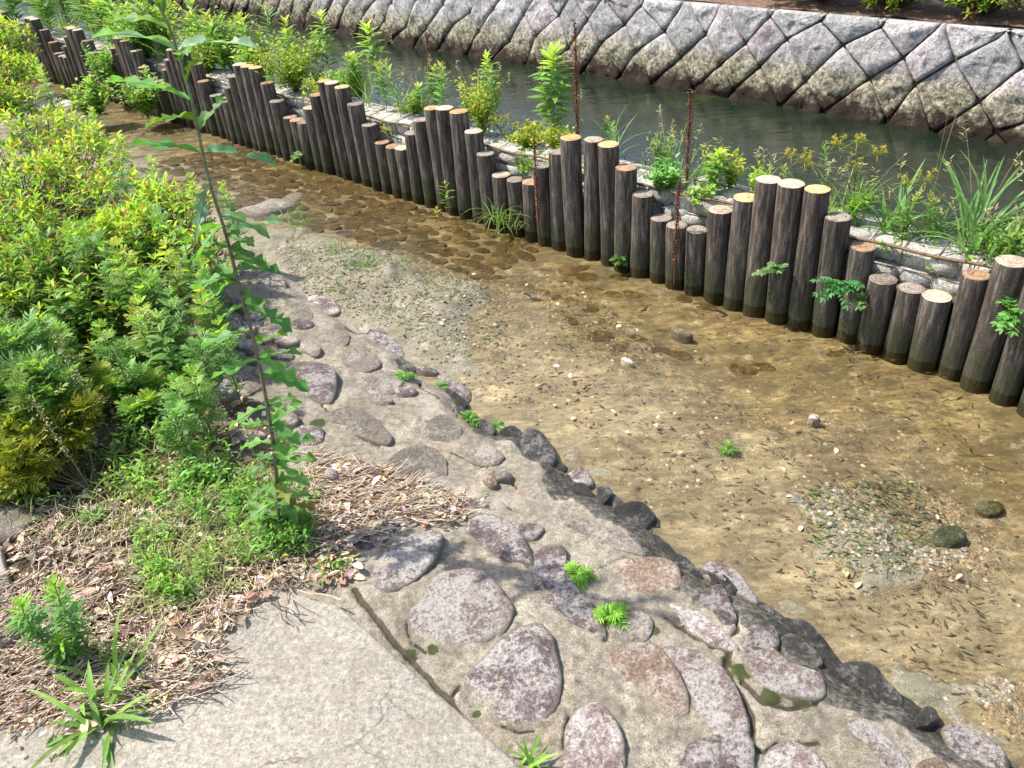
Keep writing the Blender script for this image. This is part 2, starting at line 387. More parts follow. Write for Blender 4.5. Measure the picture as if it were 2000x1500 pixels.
def mat_cut(name, c1, c2):
    k = MT(name, .85, .15); oi = k.n('ShaderNodeObjectInfo')
    wv = k.n('ShaderNodeTexWave', wave_type='RINGS', rings_direction='Z'); wv.inputs['Scale'].default_value = 22; wv.inputs['Distortion'].default_value = 3
    wv.inputs['Detail'].default_value = 3; k.l(k.coord(), wv.inputs[0])
    n = k.noise(35, 5, .7); c = k.ramp(wv.outputs['Fac'], [(0, c1), (1, c2)])
    c = k.mix(.75, c, k.mix(1, c, k.ramp(n, [(.34, .3), (.48, .9), (.7, 1.35)]), 'MULTIPLY'))
    hs = k.n('ShaderNodeHueSaturation'); k.l(c, hs.inputs['Color']); k.l(k.math('ADD', k.math('MULTIPLY', oi.outputs['Random'], .4), .8), hs.inputs['Value'])
    k.base(hs.outputs[0]); k.bump(n, .5, .004); return k.m
BARK = mat_post()
CUTS = {'orange': mat_cut('orange_cut_wood', (.42, .25, .10), (.58, .40, .21)), 'pale': mat_cut('pale_cut_wood', (.34, .26, .19), (.50, .41, .31)),
        'grey': mat_cut('weathered_cut_wood', (.17, .14, .115), (.30, .25, .205)), 'brown': mat_cut('brown_cut_wood', (.26, .155, .09), (.38, .245, .155))}

# ------------------------------------------------------------------ setting: ground, apron, stream bed
CRACKS = [(.010, [(690, 1150), (760, 1240), (880, 1370), (985, 1510)]), (.005, [(1105, 1140), (1160, 1110), (1225, 1088)]), (.008, [(1181, 1251), (1190, 1225), (1165, 1185)]),
          (.009, [(1300, 1205), (1350, 1240), (1400, 1262), (1430, 1275), (1415, 1300)]), (.009, [(1415, 1300), (1440, 1345), (1470, 1400), (1472, 1450), (1468, 1510)]), (.007, [(1345, 1280), (1390, 1300), (1425, 1330)]),
          (.008, [(1470, 1455), (1500, 1470), (1520, 1450), (1600, 1450)]), (.008, [(1450, 1330), (1490, 1375), (1540, 1385), (1590, 1375)]), (.006, [(897, 1340), (880, 1365)]), (.006, [(796, 1215), (800, 1250), (835, 1268), (812, 1282)]),
          (.006, [(985, 1420), (1040, 1428)]), (.006, [(1110, 1400), (1106, 1460)]), (.007, [(1020, 1090), (1044, 1118), (1052, 1150)]), (.006, [(1440, 1190), (1442, 1225), (1425, 1240)]), (.006, [(1515, 1240), (1530, 1285), (1560, 1300), (1600, 1310)]),
          (.006, [(560, 730), (640, 800), (700, 850), (740, 870)]), (.006, [(820, 820), (860, 830), (900, 815), (880, 790)]), (.005, [(880, 880), (930, 905), (985, 925), (1010, 955)]), (.006, [(1220, 1245), (1250, 1268), (1275, 1270)]), (.006, [(780, 700), (830, 760), (870, 790)])]
def build_ground():
    na, nr = 620, 760
    az = np.linspace(math.radians(-78), math.radians(62), na)
    rr = .35*(12/.35)**(np.arange(nr)/(nr-1.0))
    A, R = np.meshgrid(az, rr)
    x, y = R*np.sin(A), R*np.cos(A)
    s, t = ST(x, y); d = edge_t(s)-t
    z = Hz(x, y)
    V = np.stack([x, y, z], -1).reshape(-1, 3)
    # cracks between mortar and slab, moss pockets
    wet = np.clip(sm(.085+np.interp(s, [-1.6, -1.0, -.6, -.4], [.06, .045, .02, -.06])+.08*fbm(x*6, y*6, seed=33)-d, 0.0, .07), 0, 1)
    bar = sm(z, -.008, .006)*(d < 0)
    moss = np.zeros_like(z)
    for px, py, r in [(1450,1310,.05),(1505,1362,.05),(1565,1372,.04),(1275,1232,.035),(845,1268,.03),(800,1278,.035),(1420,1290,.03),(1390,1262,.02),(930,1395,.02),(620,825,.06),(1330,1225,.02),(880,1372,.02)]:
        p = on_ground(px, py); moss = np.maximum(moss, np.exp(-((x-p[0])**2+(y-p[1])**2)/(r*r*.42)))
    crack = np.zeros_like(z)
    near = (s < .5) & (s > -3.2) & (d > -.1) & (d < 1.3)
    for wd_, pts in CRACKS:
        W = [on_ground(*p)[:2] for p in pts]
        for a0, b0 in zip(W[:-1], W[1:]):
            ab = b0-a0; xn, yn = x[near], y[near]
            u = np.clip(((xn-a0[0])*ab[0]+(yn-a0[1])*ab[1])/(ab@ab), 0, 1)
            jx = .008*fbm(xn*22, yn*22, seed=91); jy = .008*fbm(xn*22+9, yn*22, seed=92)
            dd = np.hypot(xn-a0[0]-u*ab[0]+jx, yn-a0[1]-u*ab[1]+jy)
            crack[near] = np.maximum(crack[near], 1-sm(dd, wd_*.3, wd_*1.3))
    z = z-.012*crack; V[:, 2] = z.ravel()
    pale = np.clip(sm(d, -1.15, -.25)*.85+.3*fbm(x*2, y*2, seed=31), 0, 1)
    colb = np.stack([bar*.85, pale, moss, np.ones_like(z)], -1).reshape(-1, 4)
    cola = np.stack([wet, pale, moss, 1-crack], -1).reshape(-1, 4)
    i = np.arange(nr-1)[:, None]*na; j = np.arange(na-1)[None]
    Q = np.stack([i+j, i+j+1, i+na+j+1, i+na+j], -1).reshape(-1, 4)
    cd = (d.ravel()[Q]).mean(1); ct = t.ravel()[Q].mean(1); cs = s.ravel()[Q].mean(1)
    soil_d = np.interp(cs, [-9, -.95, -.8, -.6, -.2, .5, 2, 9], [1.4, 1.4, 1.05, .82, .62, .75, .9, .9]) + .06*np.sin(cs*9)
    zone = np.where(cd < -.0, 2, np.where(cd < soil_d, 1, 0)); keep = ct < .9
    for zid, nm, mt, cc in ((0, 'ground', SOIL, cola), (1, 'mortar_bank', MORTAR, cola), (2, 'stream_bed', BED, colb)):
        q = Q[(zone == zid) & keep]
        u, inv = np.unique(q, return_inverse=True)
        tag(mesh_np(nm, V[u], inv.reshape(-1, 4), None, mt, col=cc[u]), kind='structure')
build_ground()
# the land further out: one sheet to the horizon, with the near strip cut where the fine sheets lie
def far_land():
    a = Acc()
    def strip(s0, s1, t0, t1, z):
        p = [XY(s0, t0), XY(s1, t0), XY(s1, t1), XY(s0, t1)]
        a.add([(q[0], q[1], z) for q in p], [[0, 3, 2, 1]])
    strip(-300, 300, -300, -1.3, -.12)
    o = a.build('land', SOIL); tag(o, kind='structure')
    b = Acc()
    p = [XY(-300, 3.72), XY(300, 3.72), XY(300, 300), XY(-300, 300)]
    b.add([(q[0], q[1], .40) for q in p], [[0, 3, 2, 1]])
    o = b.build('far_bank', SOIL); tag(o, kind='structure')
far_land()
def sheet(name, mt, s0, s1, t0, t1, z):
    a = Acc(); p = [XY(s0, t0), XY(s1, t0), XY(s1, t1), XY(s0, t1)]
    a.add([(q[0], q[1], z) for q in p], [[0, 3, 2, 1]]); return tag(a.build(name, mt), kind='structure')
sheet('stream_water', WATER, -8, 14, -2.3, .02, 0.0)
sheet('canal_water', CANALW, -60, 120, .5, 3.9, -.25)
sheet('canal_bed', SOIL, -60, 120, .0, 3.9, -.9)

# granite slabs
def slab(name, poly, z0, label, seed, th=.09):
    """poly in (s,t); a slab with a worn, slightly uneven top and rounded arrises"""
    P = np.array([XY(*q) for q in poly]); c = P.mean(0)
    n = len(P); per = []
    for i in range(n):
        k = max(2, int(np.linalg.norm(P[(i+1) % n]-P[i])/.02))
        for j in range(k): per.append(P[i]+(P[(i+1) % n]-P[i])*j/k)
    per = np.array(per); m_ = len(per)
    nrm = per-c; 
    per = per + (nrm/np.linalg.norm(nrm, axis=1, keepdims=True))*(.005*fbm(per[:, 0]*9, per[:, 1]*9, seed=seed))[:, None]
    rings = [(1.0, -th), (1.0, -.008)] + [(1-.0045, -.0015)] + [(1-.012, 0)] + [(r, 0) for r in np.linspace(.975, .02, 46)]
    V = []
    for r, dz in rings:
        q = c+(per-c)*r; zz = z0+dz+.004*fbm(q[:, 0]*5, q[:, 1]*5, seed=seed+3)+.0008*fbm(q[:, 0]*40, q[:, 1]*40, seed=seed+5, octv=3)
        V.append(np.column_stack([q, zz]))
    V = np.concatenate(V); k = len(rings)
    i = np.arange(k-1)[:, None]*m_; j = np.arange(m_)[None]; j2 = (j+1) % m_
    Q = np.stack([i+j, i+j2, i+m_+j2, i+m_+j], -1).reshape(-1, 4)
    ctr = len(V); V = np.vstack([V, [c[0], c[1], z0]])
    T = np.stack([(k-1)*m_+np.arange(m_), (k-1)*m_+(np.arange(m_)+1) % m_, np.full(m_, ctr)], -1)
    o = mesh_np(name, V-[c[0], c[1], 0], Q, T, GRANITE, loc=(c[0], c[1], 0)); tag(o, label, 'paving slab')
    return o
slab('paving_slab', [(-3.1, -2.335), (-1.03, -2.325), (-.86, -2.40), (-.80, -2.52), (-.80, -2.9), (-.62, -3.25), (-.6, -4.4), (-3.1, -4.4)], .155, 'large pale granite slab at the bottom of the photo, bordering the mortar strip', 4)
slab('paving_slab', [(-.1, -2.86), (-.1, -3.7), (-.48, -3.7), (-.50, -2.93)], .175, 'pale granite slab at the left edge, half under dead leaves and twigs', 9)

# ------------------------------------------------------------------ embedded stones traced one by one
def smooth_outline(P, n=36):
    P = np.asarray(P); m_ = len(P); out = []
    for i in range(m_):
        p0, p1, p2, p3 = P[i-1], P[i], P[(i+1) % m_], P[(i+2) % m_]
        for u in np.linspace(0, 1, 8, endpoint=False):
            out.append(.5*((2*p1)+(-p0+p2)*u+(2*p0-5*p1+4*p2-p3)*u*u+(-p0+3*p1-3*p2+p3)*u**3))
    out = np.array(out); L = np.linalg.norm(np.diff(np.vstack([out, out[:1]]), axis=0), axis=1); cum = np.concatenate([[0], np.cumsum(L)])
    q = np.linspace(0, cum[-1], n, endpoint=False); oo = np.vstack([out, out[:1]])
    return np.column_stack([np.interp(q, cum, oo[:, 0]), np.interp(q, cum, oo[:, 1])])
def stone_mesh(out, h, seed, mat, rough=1.0, name='stone', pw=3.0, bury=.05):
    n = len(out); V = []
    RR = [(1.0, -bury), (1.0, -.006), (.985, .25), (.955, .48), (.91, .66), (.84, .80), (.74, .90), (.62, .95), (.48, .98), (.33, 1.0), (.18, 1.0), (.06, 1.0)]
    L = math.sqrt(abs(np.cross(out, np.roll(out, -1, 0)).sum())/2)
    for r, zz in RR:
        q = out*r; z = (zz*h if zz > 0 else zz)
        nz = fbm(q[:, 0]/L*2.2+seed*3.1, q[:, 1]/L*2.2, seed=int(seed), octv=3)
        nf = fbm(q[:, 0]*42+seed, q[:, 1]*42, seed=int(seed)+5, octv=3)
        up = max(zz, 0)
        nr_ = np.abs(fbm(q[:, 0]*16+seed, q[:, 1]*16, seed=int(seed)+9, octv=3))
        V.append(np.column_stack([q*(1+.014*nf[:, None]), z+up*(h*.35*nz+.0045*nf*rough-.009*nr_*rough)]))
    V = np.concatenate(V); k = len(RR)
    i = np.arange(k-1)[:, None]*n; j = np.arange(n)[None]; j2 = (j+1) % n
    Q = np.stack([i+j, i+j2, i+n+j2, i+n+j], -1).reshape(-1, 4)
    T = np.stack([(k-1)*n+np.arange(n), (k-1)*n+(np.arange(n)+1) % n, np.full(n, len(V))], -1)
    V = np.vstack([V, V[-n:].mean(0)])
    dust = np.repeat([1, 1, .95, .75, .45, .2, .05, 0, 0, 0, 0, 0], n); dust = np.append(dust, 0)
    return mesh_np(name, V, Q, T, mat, link=False, col=np.column_stack([dust, dust, dust, np.ones(len(V))]))
STN = 'stones set in the mortar bank'
STONES = [
 # material, height, outline in photo pixels, label
 (PURPLE,.020,[(721,1150),(728,1110),(745,1085),(796,1057),(859,1050),(864,1076),(841,1111),(796,1146),(750,1157)],'dark purple stone with white lichen flecks, nearest the twigs and beside the slab crack'),
 (PALE,.026,[(796,1212),(800,1190),(824,1164),(845,1132),(890,1120),(943,1125),(981,1160),(999,1199),(978,1237),(936,1255),(845,1258),(806,1241)],'large rounded pink and purple stone densely speckled white, at the centre bottom'),
 (PURPLE,.034,[(897,1325),(936,1290),(978,1251),(1037,1225),(1072,1241),(1090,1290),(1096,1353),(1083,1388),(1048,1416),(985,1416),(936,1388),(901,1356)],'largest purple stone, egg shaped with white lichen streaks, at the bottom centre'),
 (PURPLE,.034,[(908,1034),(936,1008),(978,1018),(1016,1045),(1036,1080),(1044,1111),(1020,1098),(978,1097),(957,1080),(929,1056)],'angular purple stone with pale lichen top beside the bare mortar patch'),
 (PURPLE,.018,[(1016,1027),(1051,1027),(1062,1041),(1034,1059),(1018,1045)],'small purple stone touching the angular purple stone'),
 (PURPLE,.028,[(1037,1090),(1069,1073),(1104,1076),(1110,1122),(1146,1171),(1176,1205),(1181,1251),(1146,1234),(1090,1213),(1048,1181),(1041,1129)],'long purple and brown stone lying left of the two bright green weeds'),
 (GREY,.022,[(1191,1202),(1251,1199),(1275,1220),(1265,1251),(1216,1255),(1188,1241)],'small brownish stone just below the bright green weeds'),
 (BROWN,.022,[(1184,1290),(1200,1262),(1265,1262),(1300,1282),(1328,1320),(1345,1370),(1340,1402),(1300,1410),(1250,1380),(1205,1335)],'pinkish brown flat stone left of the big white lichened stone'),
 (PALE,.03,[(1285,1272),(1352,1272),(1405,1305),(1440,1350),(1461,1405),(1463,1437),(1440,1434),(1400,1440),(1372,1415),(1350,1360),(1325,1310)],'big curved stone almost white with lichen, near the bottom edge'),
 (PURPLE,.025,[(1310,1500),(1345,1455),(1400,1440),(1450,1440),(1470,1470),(1465,1530),(1400,1560),(1330,1550)],'mottled purple stone cut by the bottom edge below the white stone'),
 (PALE,.028,[(1100,1465),(1115,1402),(1160,1380),(1192,1400),(1216,1444),(1220,1510),(1180,1550),(1105,1545)],'pink speckled stone at the bottom edge right of the grass tuft'),
 (PALE,.022,[(1480,1500),(1517,1455),(1552,1455),(1600,1486),(1620,1540),(1550,1570),(1490,1560)],'pale pink stone cut by the bottom edge, right of the dark joint'),
 (PALE,.03,[(1454,1285),(1503,1272),(1552,1300),(1601,1325),(1611,1360),(1580,1370),(1517,1356),(1475,1332)],'pale pink stone with green moss along its lower side'),
 (PURPLE,.028,[(1450,1245),(1478,1227),(1510,1234),(1520,1262),(1490,1272),(1455,1270)],'small round dark purple stone above the mossy pale stone'),
 (PALE,.022,[(1305,1178),(1346,1185),(1390,1215),(1425,1245),(1442,1268),(1400,1262),(1350,1235),(1310,1203)],'flat pinkish stone between two dark joints in the mortar'),
 (PURPLE,.026,[(1363,1167),(1405,1160),(1433,1192),(1438,1212),(1415,1220),(1385,1190)],'purple stone with orange rim near the white topped edge stone'),
 (PALE,.05,[(1370,1115),(1398,1101),(1440,1125),(1471,1160),(1482,1182),(1454,1171),(1405,1146),(1377,1132)],'white topped stone standing at the water edge'),
 (WET,.045,[(1517,1210),(1566,1216),(1605,1251),(1636,1290),(1640,1307),(1597,1283),(1552,1241)],'long dark wet stone at the water edge with a pale vein'),
 (WET,.045,[(1643,1300),(1695,1300),(1734,1339),(1762,1370),(1769,1388),(1727,1370),(1678,1332)],'dark brown wet stone at the water edge, second from the corner'),
 (WET,.06,[(1780,1416),(1800,1393),(1822,1396),(1829,1423),(1800,1425)],'small pointed black stone jutting up at the water edge'),
 (PURPLE,.05,[(1839,1430),(1874,1426),(1923,1458),(1960,1490),(1965,1530),(1895,1500),(1850,1455)],'purple grey stone at the water edge in the bottom right corner'),
 (PALE,.02,[(1653,1415),(1685,1407),(1727,1440),(1765,1479),(1780,1520),(1740,1520),(1695,1461),(1664,1437)],'long pale stone beside the wet mortar channel near the corner'),
 (BROWN,.02,[(1790,1495),(1830,1482),(1855,1505),(1850,1540),(1800,1545)],'round yellowish stone at the bottom edge near the corner'),
 (WET,.015,[(1530,1248),(1559,1255),(1594,1283),(1605,1302),(1566,1302),(1538,1283)],'grey wet stone between the purple round stone and the water'),
 (BROWN,.018,[(1175,1112),(1210,1092),(1280,1095),(1322,1112),(1328,1145),(1295,1162),(1240,1165),(1195,1142)],'low orange brown stone right of the green weeds'),
 (GREY,.022,[(1083,1012),(1120,1004),(1170,1025),(1230,1050),(1262,1083),(1235,1083),(1180,1062),(1125,1035)],'long thin brownish stone running along the wet channel'),
 (WET,.05,[(1195,1000),(1230,994),(1272,1008),(1278,1030),(1225,1030)],'dark wet stone with a pale rim at the water edge, under the bare mortar patch'),
 (WET,.06,[(1010,866),(1030,848),(1060,860),(1083,890),(1085,912),(1050,905),(1020,885)],'greenish dark stone standing at the water edge by the leaf sprout'),
 (PURPLE,.05,[(1106,935),(1125,922),(1150,931),(1158,955),(1125,955)],'purple white stone at the water edge, small and rounded'),
 (WET,.045,[(1167,970),(1185,962),(1198,975),(1190,987),(1172,985)],'smallest dark stone at the water edge'),
 (GREY,.022,[(750,905),(796,876),(845,880),(873,908),(862,942),(810,958),(766,945)],'flat round grey stone above the twig pile'),
 (GREY,.022,[(827,832),(862,812),(897,833),(895,858),(851,858),(832,848)],'small grey flat stone between the round stone and the sprouts'),
 (PURPLE,.032,[(715,650),(747,643),(778,668),(784,687),(747,685),(719,664)],'bright purple stone where the bank meets the gravel'),
 (PURPLE,.025,[(852,728),(880,738),(918,764),(915,788),(885,780),(860,760)],'lilac stone at the edge of the gravel near a green sprout'),
 (PURPLE,.038,[(560,722),(600,712),(650,725),(660,758),(645,788),(610,782),(575,760)],'dark purple stone with a white lichened left side beside the tall weed'),
 (PURPLE,.03,[(565,840),(600,830),(632,842),(625,868),(575,870)],'dark purple stone half hidden behind the tall weed'),
 (GREY,.02,[(620,655),(650,648),(682,655),(672,678),(635,680)],'brown flat stone in the bank near the gravel bar'),
 (GREY,.024,[(660,700),(680,685),(705,675),(742,708),(722,726),(675,722)],'brownish grey stone beside the bright purple stone'),
 (GREY,.022,[(690,745),(745,725),(787,742),(765,770),(712,766)],'mottled grey stone in the middle of the bank'),
 (PURPLE,.03,[(600,585),(625,578),(658,595),(662,612),(625,605)],'small purple stone with white lichen on the gravel edge'),
 (GREY,.026,[(500,540),(530,530),(560,560),(548,582),(512,570)],'grey stone on the bank edge left of the gravel'),
 (GREY,.022,[(560,580),(590,590),(612,620),(580,625),(556,605)],'brown stone on the bank beside the small purple stone'),
 (PURPLE,.02,[(690,1062),(735,1025),(780,1022),(762,1050),(722,1076),(695,1082)],'pinkish stone under the twig pile'),
 (GREY,.02,[(640,805),(700,800),(760,850),(755,870),(700,850),(655,830)],'long grey brown stone above the round grey stone'),
 (GREY,.02,[(905,880),(950,872),(985,895),(960,912),(915,900)],'grey stone behind the dark edge stone'),
]
NTH = 'first second third fourth fifth sixth seventh eighth ninth tenth eleventh twelfth thirteenth fourteenth fifteenth sixteenth seventeenth eighteenth nineteenth twentieth'.split() + ['twenty-'+q for q in 'first second third fourth fifth sixth seventh eighth ninth'.split()] + ['thirtieth'] + ['thirty-'+q for q in 'first second third fourth fifth sixth seventh eighth ninth'.split()] + ['fortieth'] + [f'{t}-{q}' for t in ('forty', 'fifty', 'sixty', 'seventy', 'eighty', 'ninety') for q in 'first second third fourth fifth sixth seventh eighth ninth tenth'.split()]
PLACED = []
for k_, (mt, h, pts, lab) in enumerate(STONES):
    W = np.array([on_ground(x, y)[:2] for x, y in pts]); c = W.mean(0); PLACED.append((c[0], c[1], np.linalg.norm(W-c, axis=1).max()+.025))
    out = smooth_outline(W-c, 40); out = out*(1+.05*fbm(out[:, 0]*28+k_, out[:, 1]*28, seed=500+k_, octv=3))[:, None]; h = h*.66 if mt is not WET else h*.8; out = out*1.04
    if np.cross(out, np.roll(out, -1, 0)).sum() < 0: out = out[::-1]
    hh = float(Hz(c[0], c[1]))
    o = link_obj('embedded_stone', stone_mesh(out, h, k_+1, mt, name='embedded_stone'), loc=(c[0], c[1], hh-.004))
    tag(o, lab, 'stone', STN)

rq = np.random.default_rng(5); SMALL = []
for k_ in range(300):
    s_ = rq.uniform(-.3, 2.0) if k_ < 270 else rq.uniform(-2.4, -.4); d_ = rq.uniform(.10, .75); t_ = float(edge_t(s_))-d_; x_, y_ = XY(s_, t_)
    if any(math.hypot(x_-q[0], y_-q[1]) < q[2] for q in PLACED): continue
    a_ = np.linspace(0, 2*np.pi, 9, endpoint=False); r_ = 1+.5*np.array([fbm(np.cos(q)*1.4+k_, np.sin(q)*1.4, seed=700+k_) for q in a_])
    lx, ly = (rq.uniform(.035, .085), rq.uniform(.025, .052)) if k_ < 270 else (rq.uniform(.025, .04), rq.uniform(.018, .028)); PLACED.append((x_, y_, lx*1.25))
    o = link_obj('paving_stone', stone_mesh(smooth_outline(np.column_stack([np.cos(a_)*lx*r_, np.sin(a_)*ly*r_]), 26), rq.uniform(.018, .038), 800+k_, [GREY, PURPLE, BROWN, PURPLE, GREY][k_ % 5], name='paving_stone'), loc=(x_, y_, float(Hz(x_, y_))-.004))
    o.rotation_euler = (0, 0, math.atan2(EV[1], EV[0])+rq.uniform(-.4, .4))
    SMALL.append((k_ < 85, s_, o)); tag(o, None, 'stone', 'small rough stones of the upper bank' if k_ < 270 else 'small rough stones of the near bank')
for up_ in (True, False):
    for q, (_, _, o) in enumerate(sorted([a for a in SMALL if a[0] == up_], key=lambda a: a[1])):
        o['label'] = f'small rough stone sunk in the {"upper" if up_ else "near"} bank mortar, {NTH[q]} counting from the nearest'
rq = np.random.default_rng(21)
for k_ in range(26):
    s_ = -2.5+k_*.115+rq.uniform(-.03, .03); t_ = float(edge_t(s_))+rq.uniform(-.015, .03); x_, y_ = XY(s_, t_)
    a_ = np.linspace(0, 2*np.pi, 9, endpoint=False); r_ = 1+.5*np.array([fbm(np.cos(q)*1.4+k_, np.sin(q)*1.4, seed=300+k_) for q in a_])
    lx, ly = rq.uniform(.045, .085), rq.uniform(.016, .028)
    out = smooth_outline(np.column_stack([np.cos(a_)*lx*r_, np.sin(a_)*ly*r_]), 26)
    o = link_obj('edge_stone', stone_mesh(out, rq.uniform(.012, .026), 400+k_, WET if s_ < -.5 else [WET, GREY, PURPLE][k_ % 3], name='edge_stone'), loc=(x_, y_, .0))
    o.rotation_euler = (0, 0, math.atan2(EV[1], EV[0])+rq.uniform(-.3, .3))
    tag(o, f'small dark wet stone at the water edge, {NTH[k_]} up from the bottom right corner' if s_ < -.5 else f'small stone between bank and gravel bar, {NTH[k_-17]} up from the dark wet ones', 'stone', 'small stones lining the water edge' if s_ < -.5 else 'small stones lining the gravel bar')
def free_stone(mt, px, py, lx, ly, h, lab, rz=0, seed=1, z=None):
    a = np.linspace(0, 2*np.pi, 11, endpoint=False); r = 1+.18*np.array([fbm(np.cos(t)*1.4, np.sin(t)*1.4, seed=seed) for t in a])
    out = smooth_outline(np.column_stack([np.cos(a)*lx*r, np.sin(a)*ly*r]), 32)
    p = on_ground(px, py); me = stone_mesh(out, h, seed, mt, name='loose_rock')
    o = link_obj('loose_rock', me, loc=(p[0], p[1], p[2] if z is None else z)); o.rotation_euler = (0, 0, rz)
    return tag(o, lab, 'rock')
MOSSY = mat_stone('mossy_rock', (.05, .055, .025), (.11, .115, .05), (.27, .26, .17), .5)
free_stone(MOSSY, 1852, 1058, .055, .036, .042, 'dark green mossy rock standing in the gravel at the right', .4, 61)
free_stone(MOSSY, 1930, 1000, .045, .03, .012, 'olive rock under shallow water at the right edge', .1, 62, z=-.03)
free_stone(ROCKW, 1588, 832, .024, .017, .02, 'white pebble shining in the middle of the shallow stream', .3, 63, z=-.014)
free_stone(ROCKW, 1225, 715, .032, .012, .014, 'pale flat rock poking out of the shallow stream', -.8, 64, z=-.01)
free_stone(GREY, 1330, 665, .05, .02, .018, 'pale grey rock breaking the water near the logs', -.7, 65, z=-.02)
free_stone(GREY, 520, 415, .20, .11, .05, 'large grey boulder behind the shrub at the stream bend', .2, 66)
free_stone(GREY, 572, 392, .10, .07, .03, 'small grey boulder beside the large one at the bend', 1.2, 67)
free_stone(GREY, 0, 1035, .12, .09, .03, 'bluish grey rock at the left edge under the shrub', .7, 68)
free_stone(PALE, 95, 215, .35, .22, .05, 'pale flat rock on the far sand behind the upper shrub', .1, 69)

# submerged cobbles of the bed
def bed_cobbles():
    meshes = []
    for k in range(8):
        a = np.linspace(0, 2*np.pi, 9, endpoint=False); r = 1+.32*np.array([fbm(np.cos(t)*1.5+k, np.sin(t)*1.5, seed=80+k) for t in a])
        out = smooth_outline(np.column_stack([np.cos(a)*.062*r, np.sin(a)*.046*r]), 22)
        meshes.append(stone_mesh(out, .016, 90+k, SUBM, .5, 'submerged_cobble', bury=.03))
    n = 0; ROWS = {}
    for i in range(70):
        for j in range(10):
            s = -1.5+i*.098+(j % 2)*.049+rng.uniform(-.02, .02); t = -.09-j*.088+rng.uniform(-.018, .018)
            lim = np.interp(s, [-1.5, -.8, -.2, .3, 1.0, 2, 6], [-.30, -.62, -.62, -.55, -.66, -.85, -.9])
            if t < lim or rng.random() < .04: continue
            if s < .3 and rng.random() < (.55 if s > -.4 else .75): continue
            if n >= 290: break
            x, y = XY(s, t); z = float(Hz(x, y, False))
            if z > -.014: continue
            o = link_obj('submerged_cobble', meshes[rng.integers(8)], loc=(x, y, z-.003-(.007 if s < .3 else 0)))
            sc = rng.uniform(.7, 1.3); o.scale = (sc, sc*rng.uniform(.8, 1.1), rng.uniform(.6, 1.1)); o.rotation_euler = (0, 0, math.radians(133)+rng.uniform(-.6, .6))
            tag(o, None, 'cobble', 'brown cobbles in the stream bed below the logs'); ROWS.setdefault(j, []).append((s, o)); n += 1
    for j, L_ in ROWS.items():
        for q, (_, o) in enumerate(sorted(L_, key=lambda a: a[0])):
            o['label'] = f'brown submerged cobble, {ordn(q+1)} from the right in the {NTH[j]} row out from the logs'
def ordn(n): return f"{n}{'th' if 10 <= n % 100 <= 20 else {1: 'st', 2: 'nd', 3: 'rd'}.get(n % 10, 'th')}"
bed_cobbles()

# ------------------------------------------------------------------ log palisade
HTS = [.565, .56, .465, .38, .265, .262, .27, .365, .47, .558]   # going left from the middle of a hump
POSN = ['middle of the three tall logs', 'left one of the three tall logs', 'upper step down left', 'lower step down left', 'first low log left',
        'middle low log left', 'last low log left', 'low step', 'high step', 'right one of the three tall logs']
ORD = ['nearest', 'second', 'third', 'fourth', 'fifth', 'sixth', 'seventh', 'eighth', 'ninth', 'tenth', 'eleventh', 'twelfth']
def post_meshes(h, seed, r=.0505):
    n = 28; th = np.arange(n)/n*2*np.pi
    zs = np.concatenate([[-.25, 0], np.linspace(.06, h-.012, max(4, int(h/.035))), [h-.003]])
    V = []
    for z in zs:
        rr = r*(1+.035*fbm(np.cos(th)*1.2+seed, np.sin(th)*1.2, z*2.2, seed=seed, octv=3)+.045*fbm(np.cos(th)*5+seed, np.sin(th)*5, z*2.5, seed=seed+2, octv=3))
        if z > h-.006: rr = rr*.975
        bend = .006*np.sin(z*4+seed)
        V.append(np.column_stack([rr*np.cos(th)+bend, rr*np.sin(th), np.full(n, z)]))
    top = V[-1].copy(); V = np.concatenate(V); k = len(zs)
    i = np.arange(k-1)[:, None]*n; j = np.arange(n)[None]; j2 = (j+1) % n
    Q = np.stack([i+j, i+j2, i+n+j2, i+n+j], -1).reshape(-1, 4)
    body = mesh_np('log', V, Q, None, BARK, link=False)
    VV = []; c = top[:, :2].mean(0)
    for q in (1, .8, .55, .3):
        xy = c+(top[:, :2]-c)*q; dz = np.where(q < 1, .0035, 0)
        VV.append(np.column_stack([xy, top[:, 2]+dz+(.0015*fbm(xy[:, 0]*80, xy[:, 1]*80, seed=seed) if q < 1 else 0)]))
    VV = np.concatenate(VV); m_ = 4
    i = np.arange(m_-1)[:, None]*n
    Q2 = np.stack([i+j, i+j2, i+n+j2, i+n+j], -1).reshape(-1, 4)
    T2 = np.stack([(m_-1)*n+np.arange(n), (m_-1)*n+(np.arange(n)+1) % n, np.full(n, len(VV))], -1)
    VV = np.vstack([VV, [c[0], c[1], h+.001]]); VV[:, :2] -= c
    return body, mesh_np('cut_end', VV, Q2, T2, None, link=False), c, h
S_J = -1.018
